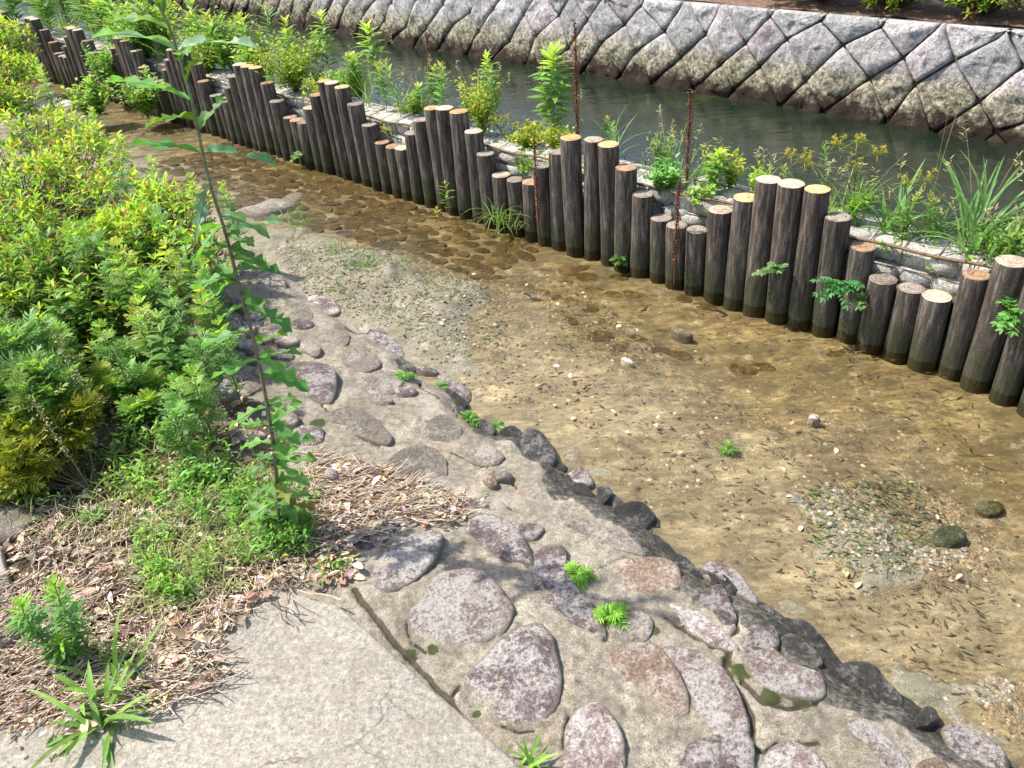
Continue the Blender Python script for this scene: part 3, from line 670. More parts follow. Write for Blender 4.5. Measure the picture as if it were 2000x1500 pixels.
for k in range(-12, 118):
    ph = k % 10; hump = k//10 if ph < 7 else k//10+1
    h = HTS[ph]*(1+rng.uniform(-.02, .02)) if k > 20 else HTS[ph]+rng.uniform(-.004, .004)
    s = S_J+.1042*k+rng.uniform(-.003, .003)
    t = rng.uniform(-.012, .012)+.008
    if k < -7: t -= .026*(-7-k)
    x, y = XY(s, t)
    kind = rng.choice(['pale', 'grey', 'grey', 'brown']) 
    if ph in (9, 0, 1): kind = rng.choice(['pale', 'orange', 'pale'])
    if k == -1 or k == 9: kind = 'orange'
    if k in (0, 1): kind = 'pale'
    if k in (2, 3): kind = 'orange' if k == 2 else 'pale'
    if k in (-3, -7): kind = 'brown'
    if k == -5: kind = 'grey'
    body, cap, c, hh = post_meshes(h, 200+k, .0505*rng.uniform(.92, 1.05))
    root = thing('log_post', '', 'log post', (x, y, 0), 'dark logs standing in a row along the stream')
    hn = ORD[min(hump, 11)].replace('nearest', 'first') if hump >= 0 else ''
    if k >= -2:
        pos = POSN[ph] + (' at' if ph in (9, 0, 1) else ' on the right side of' if ph in (7, 8) else ' of')
        lab = f'{pos} {hn} hump from the right, {kind} top'
    else:
        lab = {-3: 'half height log right of the larger fern', -4: 'left one of three low logs at the right', -5: 'middle one of three low logs at the right', -6: 'right one of three low logs at the right',
               -7: 'log rising right of the three low ones', -8: 'second log rising right of the three low ones', -9: 'tall log at the right photo edge behind the fern', -10: 'tall log cut off by the right photo edge', -11: 'tall log just outside the cut off one'}.get(k, 'log cut off by the right photo edge') + f', {kind} top'
    root['label'] = ('' if lab.startswith(('log', 'tall', 'half', 'second log')) else 'log, ') + lab.replace('left one of', 'left of')
    # slight lean of each log, first logs at the right tilt like in the photo
    root.rotation_euler = (rng.uniform(-.013, .013), rng.uniform(-.013, .013), rng.uniform(0, 6.28))
    link_obj('log', body, root)
    cp = link_obj('cut_end', cap, root, (c[0], c[1], 0)); cap.materials.append(CUTS[kind])

# ------------------------------------------------------------------ gabion of pale rocks behind the logs
def soil_strip():
    a = Acc(); n = 260; s = np.linspace(-6, 13, n); ts = np.linspace(.03, .17, 6)
    S, T = np.meshgrid(s, ts, indexing='ij'); P = XY(S, T)
    Z = .215+.03*fbm(P[..., 0]*9, P[..., 1]*9, seed=41)+.015*np.sin(S*6)
    i = np.arange(n-1)[:, None]*6; j = np.arange(5)[None]
    Q = np.stack([i+j, i+6+j, i+6+j+1, i+j+1], -1).reshape(-1, 4)
    a.add(np.dstack([P, Z]).reshape(-1, 3), Q); o = a.build('planting_soil', SOIL); tag(o, kind='structure')
    tag(sheet('backfill', SOIL, -6, 13, .04, .36, .19), kind='structure')
    # revetment wall down to the canal
soil_strip()
def gabion():
    root = thing('gabion', 'wire gabion filled with pale rocks running behind the log row', 'gabion', (C0[0], C0[1], 0))
    L = Vector(root.location)
    a = Acc()
    for i in range(150):
        for lay, (t0, z0) in enumerate([(.16, .24), (.165, .315), (.25, .318), (.325, .305), (.335, .22), (.35, .12)]):
            s = -6+i*.128+rng.uniform(-.02, .02)+(lay % 2)*.06
            rx, ry, rz = rng.uniform(.070, .088), rng.uniform(.050, .060), rng.uniform(.036, .045)
            u = np.linspace(0, np.pi, 8); v_ = np.linspace(0, 2*np.pi, 11, endpoint=False)
            U, Vv = np.meshgrid(u, v_, indexing='ij')
            X, Y, Z = np.sin(U)*np.cos(Vv), np.sin(U)*np.sin(Vv), np.cos(U)
            sq = np.maximum(np.maximum(abs(X), abs(Y)), abs(Z)); f_ = (1/sq)**.75*(1+.13*fbm(X*1.6+i*3.3, Y*1.6+lay, Z*1.6, seed=lay, octv=2))
            p = XY(s, t0+rng.uniform(-.008, .008))
            q = (X*f_*rx)[..., None]*np.append(EV, 0)+(Y*f_*ry)[..., None]*np.append(NV, 0)+(Z*f_*rz)[..., None]*np.array([0, 0, 1.])
            q = q+np.array([p[0]-L.x, p[1]-L.y, z0+rng.uniform(-.008, .008)])
            ii = np.arange(7)[:, None]*11; jj = np.arange(11)[None]; jj2 = (jj+1) % 11
            Q = np.stack([ii+jj, ii+11+jj, ii+11+jj2, ii+jj2], -1).reshape(-1, 4)
            a.add(q.reshape(-1, 3), Q, None, (1, 1, 1))
    o = a.build('rock_fill', ROCKW, root); o['kind'] = 'stuff'
    w_ = Acc(); loc = np.array([L.x, L.y, 0])
    def pt(s, t, z): p = XY(s, t); return np.array([p[0], p[1], z])-loc
    for i in range(int(19/.13)):
        s = -6+i*.13
        w_.tube([pt(s, .108, .20), pt(s, .108, .36), pt(s+.01, .25, .372), pt(s, .385, .355), pt(s, .40, -.1)], .0022, (1, 1, 1), 4)
    for (t_, z_) in [(.108, .27), (.25, .375), (.39, .355)]:
        w_.tube([pt(s, t_, z_+.006*math.sin(s*7)) for s in np.linspace(-6, 13, 120)], .0022, (1, 1, 1), 4)
    k = MT('rusty_wire', .7, .3); k.base((.16, .10, .065)); k.b.inputs['Metallic'].default_value = .4
    w_.build('wire_mesh', k.m, root)
    r_ = Acc(); r_.tube([pt(s, .104, .362+.007*math.sin(s*6)+.004*math.sin(s*17)) for s in np.linspace(-6, 13, 400)], .0065, (.20, .13, .08), 6)
    r_.build('edge_rope', STEM, root)
gabion()
sheet('revetment', SOIL, -6, 13, .30, .31, -.05)
def revet():
    a = Acc(); P = []
    n = 200
    for s in np.linspace(-60, 60, n):
        p = XY(s, .42); q = XY(s, .36); P += [(p[0], p[1], -.9), (p[0], p[1], -.0), (q[0], q[1], .1), (XY(s, .05)[0], XY(s, .05)[1], .1)]
    i = np.arange(n-1)[:, None]*4; j = np.arange(3)[None]
    a.add(P, np.stack([i+j, i+4+j, i+5+j, i+1+j], -1).reshape(-1, 4)); tag(a.build('canal_bank', SOIL), kind='structure')
revet()

# ------------------------------------------------------------------ far stone wall of diamond blocks
def mat_wall():
    k = MT('wall_granite', .85, .2); tn = k.attr().outputs['Color']
    sx = k.n('ShaderNodeSeparateXYZ'); k.l(k.coord(), sx.inputs[0]); z = sx.outputs[2]
    n1 = k.noise(5, 5, .65); n2 = k.noise(32, 6, .8); n3 = k.noise(90, 3, .7); n4 = k.noise(11, 5, .75)
    c = k.mix(1, tn, k.ramp(n2, [(.30, .22), (.42, .68), (.54, 1.05), (.66, 1.65)]), 'MULTIPLY')
    c = k.mix(.5, c, k.mix(1, c, k.ramp(n3, [(.35, .5), (.65, 1.5)]), 'MULTIPLY'))
    q = k.math('ADD', z, k.math('MULTIPLY', k.math('SUBTRACT', n4, .5), .35))
    lf = k.ramp(k.math('ADD', q, .25), [(.16, 1.0), (.28, .95), (.42, 0.0)])
    lc = k.ramp(n2, [(.38, (.05, .04, .018)), (.48, (.20, .17, .085)), (.58, (.48, .45, .29)), (.7, (.66, .63, .47))])
    c = k.mix(k.math('MULTIPLY', lf, .8), c, lc)
    df = k.ramp(k.math('ADD', k.math('ADD', q, k.math('MULTIPLY', k.math('SUBTRACT', k.noise(4, 4, .7), .5), .25)), .25), [(.09, 1.0), (.20, 0.0)])
    c = k.mix(df, c, k.mix(n2, (.012, .009, .006), (.075, .05, .035)))
    k.base(c); k.bump(k.math('ADD', n2, k.math('MULTIPLY', n3, .4)), 1.0, .018); return k.m
def stone_wall():
    PIT, HALF, TOP, ZB = .43, .225, .455, -.45
    batter = .16
    root = thing('stone_wall', 'far canal wall of diamond set grey granite blocks, mossy at the waterline', 'stone wall', (C0[0], C0[1], 0))
    L = np.array([C0[0], C0[1], 0])
    def wall_t(s): return np.interp(s, [-60, -3, 0, 3, 6, 12, 60], [3.38, 3.38, 3.42, 3.5, 3.52, 3.85, 6.0])
    a = Acc(); rw = np.random.default_rng(3)
    jit = {}
    def J(i, j):
        if (i, j) not in jit: jit[(i, j)] = (rw.uniform(-.06, .06), rw.uniform(-.05, .05))
        return jit[(i, j)]
    nodes = lambda i, j: np.array([i*PIT/2+J(i, j)[0], ZB+j*HALF+J(i, j)[1]])
    def clip(poly, zt, sgn):
        out = []
        for a_, b_ in zip(poly, poly[1:]+poly[:1]):
            ia, ib = sgn*(a_[1]-zt) <= 0, sgn*(b_[1]-zt) <= 0
            if ia: out.append(a_)
            if ia != ib: out.append(a_+(b_-a_)*((zt-a_[1])/(b_[1]-a_[1])))
        return out
    for i in range(-22, 190):
        for j in range(0, 7):
            if (i+j) % 2: continue
            # diamond centred on lattice node i,j with corners at its four neighbours
            poly = [nodes(i-1, j), nodes(i, j-1), nodes(i+1, j), nodes(i, j+1)]
            poly = clip(poly, TOP, 1)
            if len(poly) < 3: continue
            P = np.array(poly); c = P.mean(0)
            per = []
            for q in range(len(P)):
                p0, p1 = P[q], P[(q+1) % len(P)]
                for u in np.arange(6)/6: per.append(p0+(p1-p0)*u)
            per = np.array(per); n = len(per)
            # rounded corners and a joint of a few millimetres
            per = .70*per+.15*np.roll(per, 1, 0)+.15*np.roll(per, -1, 0)
            flat = per[:, 1] > TOP-.03
            sc = 1-.006/max(.05, np.linalg.norm(per-c, axis=1).mean())
            per = c+(per-c)*sc; per[flat, 1] = TOP
            bulge = rw.uniform(.012, .034); tilt = rw.uniform(-.05, .05, 2)*(0 if c[1] > .3 else 1); rings = [(1, -.05), (1, -.004), (.96, .35), (.88, .62), (.75, .82), (.58, .93), (.38, 1), (.15, 1)]
            V = []
            for r, dz in rings:
                q = c+(per-c)*r; dd = dz*bulge if dz > 0 else dz
                dd = dd+max(dz, 0)*(.034*fbm(q[:, 0]*8+i, q[:, 1]*8, seed=50+j)+.014*fbm(q[:, 0]*30, q[:, 1]*30, seed=60))+(max(dz, 0) > 0)*((q-c)@tilt)
                tt = wall_t(q[:, 0])+(q[:, 1]+.25)*batter-dd
                xy = XY(q[:, 0], 0)+tt[:, None]*NV
                V.append(np.column_stack([xy, q[:, 1]]))
            V = np.concatenate(V)-L; k = len(rings)
            ii = np.arange(k-1)[:, None]*n; jj = np.arange(n)[None]; jj2 = (jj+1) % n
            Q = np.stack([ii+jj, ii+n+jj, ii+n+jj2, ii+jj2], -1).reshape(-1, 4)
            T = np.stack([(k-1)*n+np.arange(n), np.full(n, len(V)), (k-1)*n+(np.arange(n)+1) % n], -1)
            V = np.vstack([V, V[-n:].mean(0)])
            g = rw.uniform(.32, .50); pk = rw.uniform(-.3, 1)
            a.add(V, Q, T, (g*(1.03+.10*pk), g*(1-.0*pk), g*(.96+.03*abs(pk))))
    a.build('blocks', mat_wall(), root)
    b = Acc(); n = 160; P = []
    for s in np.linspace(-12, 36, n):
        t0 = float(wall_t(s))
        for dt, z in ((.045, -.9), (.045+(-.2+.25)*batter*.0, -.3), (.04+(TOP+.25)*batter, TOP-.012), (.40+(TOP+.25)*batter, TOP-.012), (.45+(TOP+.25)*batter, TOP-.2)):
            p = XY(s, t0+dt); P.append((p[0]-L[0], p[1]-L[1], z))
    i = np.arange(n-1)[:, None]*5; j = np.arange(4)[None]
    b.add(P, np.stack([i+j, i+5+j, i+6+j, i+1+j], -1).reshape(-1, 4), None, (.1, .1, .1))
    kk = MT('dark_joint_mortar', .95, .1); kk.base(kk.ramp(kk.noise(20, 4), [(.3, (.05, .042, .033)), (.7, (.17, .15, .12))])); b.build('joint_mortar', kk.m, root)
    return wall_t
wall_t = stone_wall()
def bank_top():
    a = Acc(); n = 220; P = []
    for s in np.linspace(-12, 40, n):
        t0 = float(wall_t(s))+.75*.16
        for dt in (.12, .2, .35, .6, 1.0, 2.0):
            p = XY(s, t0+dt); P.append((p[0], p[1], .445+.03*min(1, (dt-.1)*3)+.02*float(fbm(p[0]*5, p[1]*5, seed=71))))
    i = np.arange(n-1)[:, None]*6; j = np.arange(5)[None]
    a.add(P, np.stack([i+j, i+6+j, i+7+j, i+1+j], -1).reshape(-1, 4)); 
    k = MT('red_brown_soil', .95, .1); nz = k.noise(30, 6, .75); k.base(k.ramp(nz, [(.3, (.07, .04, .03)), (.55, (.21, .13, .10)), (.75, (.34, .24, .19))])); k.bump(nz, .8, .02)
    tag(a.build('hedge_bed', k.m), kind='structure')
bank_top()

# ================================================================== vegetation
def tmpl_leaf(wd=.36, n=4, fold=.12, droop=.15):
    ys = np.linspace(0, 1, n+1); V = []
    for y in ys:
        w_ = wd*math.sin(math.pi*min(1, (y*.92+.05)))**.8*.5 if 0 < y < 1 else .012
        z = -droop*y*y
        V += [(-w_, y, z+fold*w_*2), (0, y, z), (w_, y, z+fold*w_*2)]
    Q = []
    for i in range(n): b = i*3; Q += [(b, b+1, b+4, b+3), (b+1, b+2, b+5, b+4)]
    return np.array(V), np.array(Q), None
def tmpl_lobed(pairs=3, wd=.55):
    """pinnately cut leaf: a midrib strip with pointed side lobes and a three-pointed tip"""
    V = []; T = []
    def tri(*p): b = len(V); V.extend(p); T.append((b, b+1, b+2))
    def quad(p, q, r, s): b = len(V); V.extend([p, q, r, s]); T.append((b, b+1, b+2)); T.append((b, b+2, b+3))
    z = lambda y: -.22*y*y
    quad((-.03, 0, 0), (.03, 0, 0), (.06, .75, z(.75)), (-.06, .75, z(.75)))
    for i in range(pairs):
        y = .22+i*.55/pairs; L = wd*(.6+.4*math.sin(math.pi*(i+1)/(pairs+1)))*.9; hw = .055
        for sgn in (-1, 1):
            x1 = sgn*L*.62; y1 = y+L*.38; x2 = sgn*L; y2 = y+L*.72
            quad((sgn*.03, y-hw*.7, z(y)), (x1+sgn*.03, y1-hw, z(y1)+.05), (x1-sgn*.03, y1+hw, z(y1)+.05), (sgn*.03, y+hw, z(y)))
            tri((x1+sgn*.03, y1-hw, z(y1)+.05), (x2, y2, z(y2)+.03), (x1-sgn*.03, y1+hw, z(y1)+.05))
    quad((-.06, .75, z(.75)), (.06, .75, z(.75)), (.10, .88, z(.88)), (-.10, .88, z(.88)))
    tri((-.10, .88, z(.88)), (.10, .88, z(.88)), (0, 1.08, z(1.08)))
    tri((-.10, .88, z(.88)), (-.02, .9, z(.9)), (-.20, 1.0, z(1)))
    tri((.10, .88, z(.88)), (.20, 1.0, z(1)), (.02, .9, z(.9)))
    return np.array(V), None, np.array(T)
LF_LANCE = tmpl_leaf(.31, 4, .12, .3)
LF_OVAL, LF_NARROW, LF_WIDE, LF_LOBED = tmpl_leaf(.42), tmpl_leaf(.20, 5, .1, .25), tmpl_leaf(.6, 4, .15, .2), tmpl_lobed()
def frames(dirs, roll=None, upref=(0, 0, 1.)):
    """leaf Y axis along dirs, Z as near to up as possible"""
    y = dirs/np.linalg.norm(dirs, axis=1, keepdims=True)
    u = np.tile(np.array(upref), (len(y), 1))+rng.normal(0, .15, (len(y), 3))
    x = np.cross(y, u); x /= np.linalg.norm(x, axis=1, keepdims=True)+1e-9
    z = np.cross(x, y)
    if roll is not None:
        c, s = np.cos(roll)[:, None], np.sin(roll)[:, None]; x, z = c*x+s*z, -s*x+c*z
    return np.stack([x, y, z], -1)
def leaves(acc, tm, P, D, size, col, jit=.15, rolls=.4):
    N = len(P); M = frames(D, rng.normal(0, rolls, N))*np.asarray(size).reshape(-1, 1, 1)
    c = np.asarray(col, float); c = np.tile(c, (N, 1)) if c.ndim == 1 else c
    c = np.clip(c*(1+rng.normal(0, jit, (N, 1)))*(1+rng.normal(0, jit*.4, (N, 3))), .004, 1)
    acc.bulk(tm[0], tm[1], tm[2], M, P, c)
YG, MG, DG, BG, OR, RD = (np.array(c) for c in ((.38, .51, .045), (.15, .27, .035), (.06, .12, .025), (.17, .30, .11), (.48, .27, .05), (.26, .09, .04)))
def shrub(name, label, cat, base, lumps, tips, kind='azalea', group=None, lsize=.034):
    """lumps: (centre xyz, radius, tint) - leaf rosettes on and inside rounded lumps, carried by thin branches"""
    root = thing(name, label, cat, base, group); B0 = np.array(base)
    lf, stm = Acc(), Acc()
    tot = sum(l[1]**2 for l in lumps)
    for (c, r, tone) in lumps:
        c = np.array(c)-B0; n = max(8, int(tips*r*r/tot))
        d = rng.normal(0, 1, (n, 3)); d[:, 2] = np.abs(d[:, 2])*1.0-.35*rng.random(n); d /= np.linalg.norm(d, axis=1, keepdims=True)
        depth = np.where(rng.random(n) < .62, rng.uniform(.86, 1.05, n), rng.uniform(.45, .9, n))
        rad = r*depth*(1+.22*fbm(d[:, 0]*2+c[0], d[:, 1]*2+c[1], d[:, 2]*2, seed=77))
        tip = c+d*rad[:, None]*np.array([1, 1, .9])
        tip = tip[tip[:, 2] > .01-0*B0[2]]; n = len(tip); d = d[:n]
        d = tip-c; d /= np.linalg.norm(d, axis=1, keepdims=True); dep = np.linalg.norm(tip-c, axis=1)/r
        # branches
        hub = c*np.array([.55, .55, .25])
        for q in range(0, n, 2 if kind == 'azalea' else 5):
            mid = hub*.45+tip[q]*.55+rng.normal(0, .03*r/.3, 3)-np.array([0, 0, .08*r])
            stm.tube([hub*.3, mid, tip[q]], [.004, .0028, .0014], (.16, .11, .075), 3)
        ax = d*.8+np.array([0, 0, .75]); ax /= np.linalg.norm(ax, axis=1, keepdims=True)
        m_ = 9 if kind == 'azalea' else 7
        P = np.repeat(tip, m_, 0); A_ = np.repeat(ax, m_, 0); k = np.tile(np.arange(m_), n)
        ph = k*2.4+np.repeat(rng.uniform(0, 6.28, n), m_)
        tm = np.cross(A_, np.array([.3, .5, .2])); tm /= np.linalg.norm(tm, axis=1, keepdims=True); bt = np.cross(A_, tm)
        out = tm*np.cos(ph)[:, None]+bt*np.sin(ph)[:, None]
        lev = (k/m_)
        dr = out*(1.0-.55*lev)[:, None]+A_*(.25+.95*lev)[:, None]
        P = P-A_*((1-lev)*(lsize*1.4 if kind == 'azalea' else lsize*1.2))[:, None]
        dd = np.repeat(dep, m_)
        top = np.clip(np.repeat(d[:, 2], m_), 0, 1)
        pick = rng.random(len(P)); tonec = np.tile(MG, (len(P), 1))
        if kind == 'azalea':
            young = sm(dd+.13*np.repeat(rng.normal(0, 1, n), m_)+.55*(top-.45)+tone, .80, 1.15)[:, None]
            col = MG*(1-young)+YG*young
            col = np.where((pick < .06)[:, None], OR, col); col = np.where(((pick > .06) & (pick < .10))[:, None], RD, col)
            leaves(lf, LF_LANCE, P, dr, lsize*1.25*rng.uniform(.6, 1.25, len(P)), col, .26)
        else:
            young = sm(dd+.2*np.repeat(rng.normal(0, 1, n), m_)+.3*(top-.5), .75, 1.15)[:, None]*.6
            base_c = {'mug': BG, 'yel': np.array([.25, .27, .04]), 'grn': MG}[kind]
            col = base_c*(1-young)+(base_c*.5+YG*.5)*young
            col = np.where((pick < .04)[:, None], np.array([.35, .27, .07]), col)
            leaves(lf, LF_LOBED, P, dr+np.array([0, 0, .1]), lsize*rng.uniform(.7, 1.25, len(P)), col, .2)
    lf.build('foliage', LEAF, root); stm.build('branches', STEM, root)
    return root
def LP(px, py, z, rpx, tone=0.0):
    p = G(px, py, z); dist = np.linalg.norm(p-np.array([0, 0, HC]))
    return (tuple(p), rpx/FP*dist, tone)
GZ = .15
def gbase(px, py): p = on_ground(px, py); return (p[0], p[1], p[2]-.01)
AZG = 'azalea bushes on the near bank'
UPR = 'upright green shoots standing out of the bushes'
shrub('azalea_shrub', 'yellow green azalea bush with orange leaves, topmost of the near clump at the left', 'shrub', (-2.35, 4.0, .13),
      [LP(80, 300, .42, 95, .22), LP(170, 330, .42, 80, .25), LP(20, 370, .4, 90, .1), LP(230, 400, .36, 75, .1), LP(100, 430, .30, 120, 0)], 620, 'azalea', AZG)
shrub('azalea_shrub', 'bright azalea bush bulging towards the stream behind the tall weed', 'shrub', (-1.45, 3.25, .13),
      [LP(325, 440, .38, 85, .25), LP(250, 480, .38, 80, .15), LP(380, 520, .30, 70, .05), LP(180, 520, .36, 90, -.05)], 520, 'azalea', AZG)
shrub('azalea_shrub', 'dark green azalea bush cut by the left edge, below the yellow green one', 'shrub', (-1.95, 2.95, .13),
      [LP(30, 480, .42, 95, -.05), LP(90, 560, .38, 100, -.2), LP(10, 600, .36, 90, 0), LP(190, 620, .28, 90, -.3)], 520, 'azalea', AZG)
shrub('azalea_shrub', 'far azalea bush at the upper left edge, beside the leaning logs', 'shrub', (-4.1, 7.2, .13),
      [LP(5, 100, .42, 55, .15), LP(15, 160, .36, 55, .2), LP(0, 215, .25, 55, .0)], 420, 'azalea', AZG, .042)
MUG = 'mugwort plants around the shrubs'
shrub('mugwort', 'mugwort with deeply cut leaves at the left edge above the yellowed one', 'herb', (-1.45, 2.35, .14),
      [LP(20, 700, .42, 70), LP(60, 780, .36, 75), LP(0, 800, .32, 60)], 170, 'mug', MUG, .065)
shrub('mugwort', 'yellowed mugwort with drooping leaves at the left edge near the leaf litter', 'herb', (-1.35, 2.05, .14),
      [LP(60, 880, .27, 75), LP(150, 820, .30, 50), LP(20, 930, .20, 55)], 130, 'yel', MUG, .055)
# hedge on top of the far wall
for i in range(7):
    s = -2.9+i*.62; t0 = float(wall_t(s))+.48; x, y = XY(s, t0)
    shrub('hedge_shrub', "azalea of the hedge above the far wall, " + ['at the right photo corner', 'next to the corner one', 'third along from the corner', 'fourth along from the corner', 'fifth along, above a wall joint', 'sixth along, hanging over the coping'][i] if i < 6 else 'clipped azalea of the hedge on the far wall beyond the top of the photo', 'shrub',
          (x, y, .46), [((x, y, .66), .30, .15), ((x+.25*EV[0], y+.25*EV[1], .64), .27, .1), ((x-.08*NV[0], y-.08*NV[1], .60), .25, .2)], 420, 'azalea', 'clipped hedge above the far wall', .04)

# ---- single stemmed plants
def stalk_plant(name, label, cat, base, height, ll=.06, n=26, tm=LF_NARROW, col=MG, tipc=YG, lean=(0, 0), group=None, up=.5, r=.003, stemc=(.16, .2, .06), dz=1.0, start=.15, whorl=3):
    root = thing(name, label, cat, base, group); st_, lf = Acc(), Acc()
    u = np.linspace(0, 1, 9); pth = np.column_stack([lean[0]*u**1.5, lean[1]*u**1.5, height*u])+np.column_stack([.01*np.sin(u*5+base[0]*9), .01*np.cos(u*4), 0*u])*(u[:, None])
    st_.tube(pth, np.linspace(r, r*.4, 9), stemc, 5)
    f = np.repeat(np.linspace(start, 1, n), whorl)+rng.normal(0, .006, n*whorl); f = np.clip(f, 0, 1)
    P = np.column_stack([np.interp(f, u, pth[:, i]) for i in range(3)])
    ph = np.arange(len(f))*2.4+rng.normal(0, .2, len(f))
    upv = up+.9*sm(f, .8, 1)
    D = np.column_stack([np.cos(ph), np.sin(ph), upv+rng.normal(0, .12, len(f))])
    sz = ll*(1-.45*sm(f, .75, 1.02))*(1-.35*(f < .35))*rng.uniform(.8, 1.2, len(f))
    c = np.asarray(col)*(1-sm(f, .7, 1))[:, None]+np.asarray(tipc)*sm(f, .7, 1)[:, None]
    leaves(lf, tm, P, D, sz, c, .15, .25)
    st_.build('stem', STEM, root); lf.build('leaves', LEAF, root); return root
def blade(acc, p, dr, L, wd, arch, col, n=7):
    u = np.linspace(0, 1, n); dr = np.array(dr, float); hz = np.array([dr[0], dr[1], 0]); hn = np.linalg.norm(hz)+1e-6; hz /= hn
    el = math.atan2(dr[2], hn); ang = el-arch*u*1.6
    stp = L/(n-1); pts = [np.array(p, float)]
    for a_ in ang[:-1]: pts.append(pts[-1]+stp*(hz*math.cos(a_)+np.array([0, 0, math.sin(a_)])))
    pts = np.array(pts); side = np.cross(hz, [0, 0, 1.]); w_ = wd*.5*np.sin(np.pi*np.clip(u*.85+.15, 0, 1))**.6; w_[-1] = 0.0003
    fold = np.column_stack([0*u, 0*u, w_*.5])
    V = np.stack([pts-side*w_[:, None]+fold, pts, pts+side*w_[:, None]+fold], 1).reshape(-1, 3)
    Q = []
    for i in range(n-1): b = i*3; Q += [(b, b+1, b+4, b+3), (b+1, b+2, b+5, b+4)]
    acc.add(V, Q, None, col)
def grass(name, label, base, n, L, wd=.005, arch=.9, col=MG, el=(35, 85), group=None, cat='grass tuft', spread=.02, stalks=0, sh=.3, sc=(.28, .27, .12)):
    root = thing(name, label, cat, base, group); a = Acc()
    for i in range(n):
        az, e_ = rng.uniform(0, 6.28), math.radians(rng.uniform(*el))
        c = np.clip(np.array(col)*rng.uniform(.7, 1.3)*(1+rng.normal(0, .06, 3)), 0, 1)
        q = rng.normal(0, spread, 2)
        blade(a, (q[0], q[1], 0), (math.cos(az)*math.cos(e_), math.sin(az)*math.cos(e_), math.sin(e_)), L*rng.uniform(.5, 1.1), wd*rng.uniform(.7, 1.2), arch*rng.uniform(.5, 1.3), c)
    a.build('blades', LEAF, root)
    if stalks:
        b = Acc()
        for i in range(stalks):
            az = rng.uniform(0, 6.28); ln = rng.uniform(.1, .45)*sh; u = np.linspace(0, 1, 7)
            pth = np.column_stack([math.cos(az)*ln*u**1.6, math.sin(az)*ln*u**1.6, sh*rng.uniform(.7, 1)*u]); b.tube(pth, np.linspace(.0016, .0008, 7), sc, 4)
            tipp = pth[-1]; k = 14
            P = np.repeat(tipp[None], k, 0)-np.column_stack([0*np.arange(k), 0*np.arange(k), np.arange(k)*.004])
            leaves(b, LF_NARROW, P, np.column_stack([rng.normal(0, .6, k), rng.normal(0, .6, k), rng.uniform(.2, 1, k)]), .022*np.ones(k), sc, .15)
        b.build('seed_stalks', STEM, root)
    return root
def dock(label, base, height, lean=(0, 0), group='dried dock stalks behind the logs'):
    root = thing('dried_dock', label, 'dried stalk', base, group); a = Acc(); b = Acc()
    u = np.linspace(0, 1, 12); pth = np.column_stack([lean[0]*u, lean[1]*u, height*u]); a.tube(pth, np.linspace(.004, .0016, 12), (.13, .05, .028), 5)
    for k in range(3):
        u0 = .3+.15*k; az = rng.uniform(0, 6.28); q = pth[int(u0*11)]; e_ = q+np.array([math.cos(az)*.03, math.sin(az)*.03, height*.3]); a.tube([q, (q+e_)/2+[0, 0, -.01], e_], .0015, (.13, .05, .028), 4)
    n = int(900*height); f = rng.uniform(.22, 1, n); tier = .55+.45*np.sin(f*60)
    P = np.column_stack([np.interp(f, u, pth[:, i]) for i in range(3)])+rng.normal(0, 1, (n, 3))*np.array([.009, .009, .006])*(tier*(1.2-f*.7))[:, None]
    D = rng.normal(0, 1, (n, 3)); leaves(b, LF_WIDE, P, D, rng.uniform(.007, .012, n), np.array([.17, .055, .03]), .3)
    a.build('stem', STEM, root); b.build('seed_heads', DRY, root); return root
def sedge(label, base, heads, group='flat sedges behind the logs'):
    root = thing('sedge', label, 'sedge', base, group); a, b = Acc(), Acc()
    for (dx, dy, h) in heads:
        u = np.linspace(0, 1, 6); tip = np.array([dx, dy, h]); pth = np.outer(u**1.3, [dx, dy, 0])+np.outer(u, [0, 0, h]); a.tube(pth, .0022, (.20, .24, .05), 4)
        for k in range(6):
            az = k*1.05+rng.uniform(0, .6); blade(a, tip, (math.cos(az), math.sin(az), .35), .07*rng.uniform(.7, 1.3), .004, .7, (.22, .27, .05))
        for k in range(9):
            az = rng.uniform(0, 6.28); e_ = tip+np.array([math.cos(az), math.sin(az), rng.uniform(.5, 1.8)])*rng.uniform(.012, .032); a.tube([tip, e_], .0008, (.3, .3, .06), 3)
            n = 16; leaves(b, LF_NARROW, np.repeat(e_[None], n, 0), rng.normal(0, 1, (n, 3)), rng.uniform(.009, .016, n), np.array([.42, .38, .06]), .15)
        b.build('flower_head', LEAF, root); b = Acc()
    for k in range(7):
        az = rng.uniform(0, 6.28); blade(a, (0, 0, 0), (math.cos(az)*.4, math.sin(az)*.4, 1), .2, .005, .6, (.12, .2, .04))
    a.build('stems', LEAF, root); return root
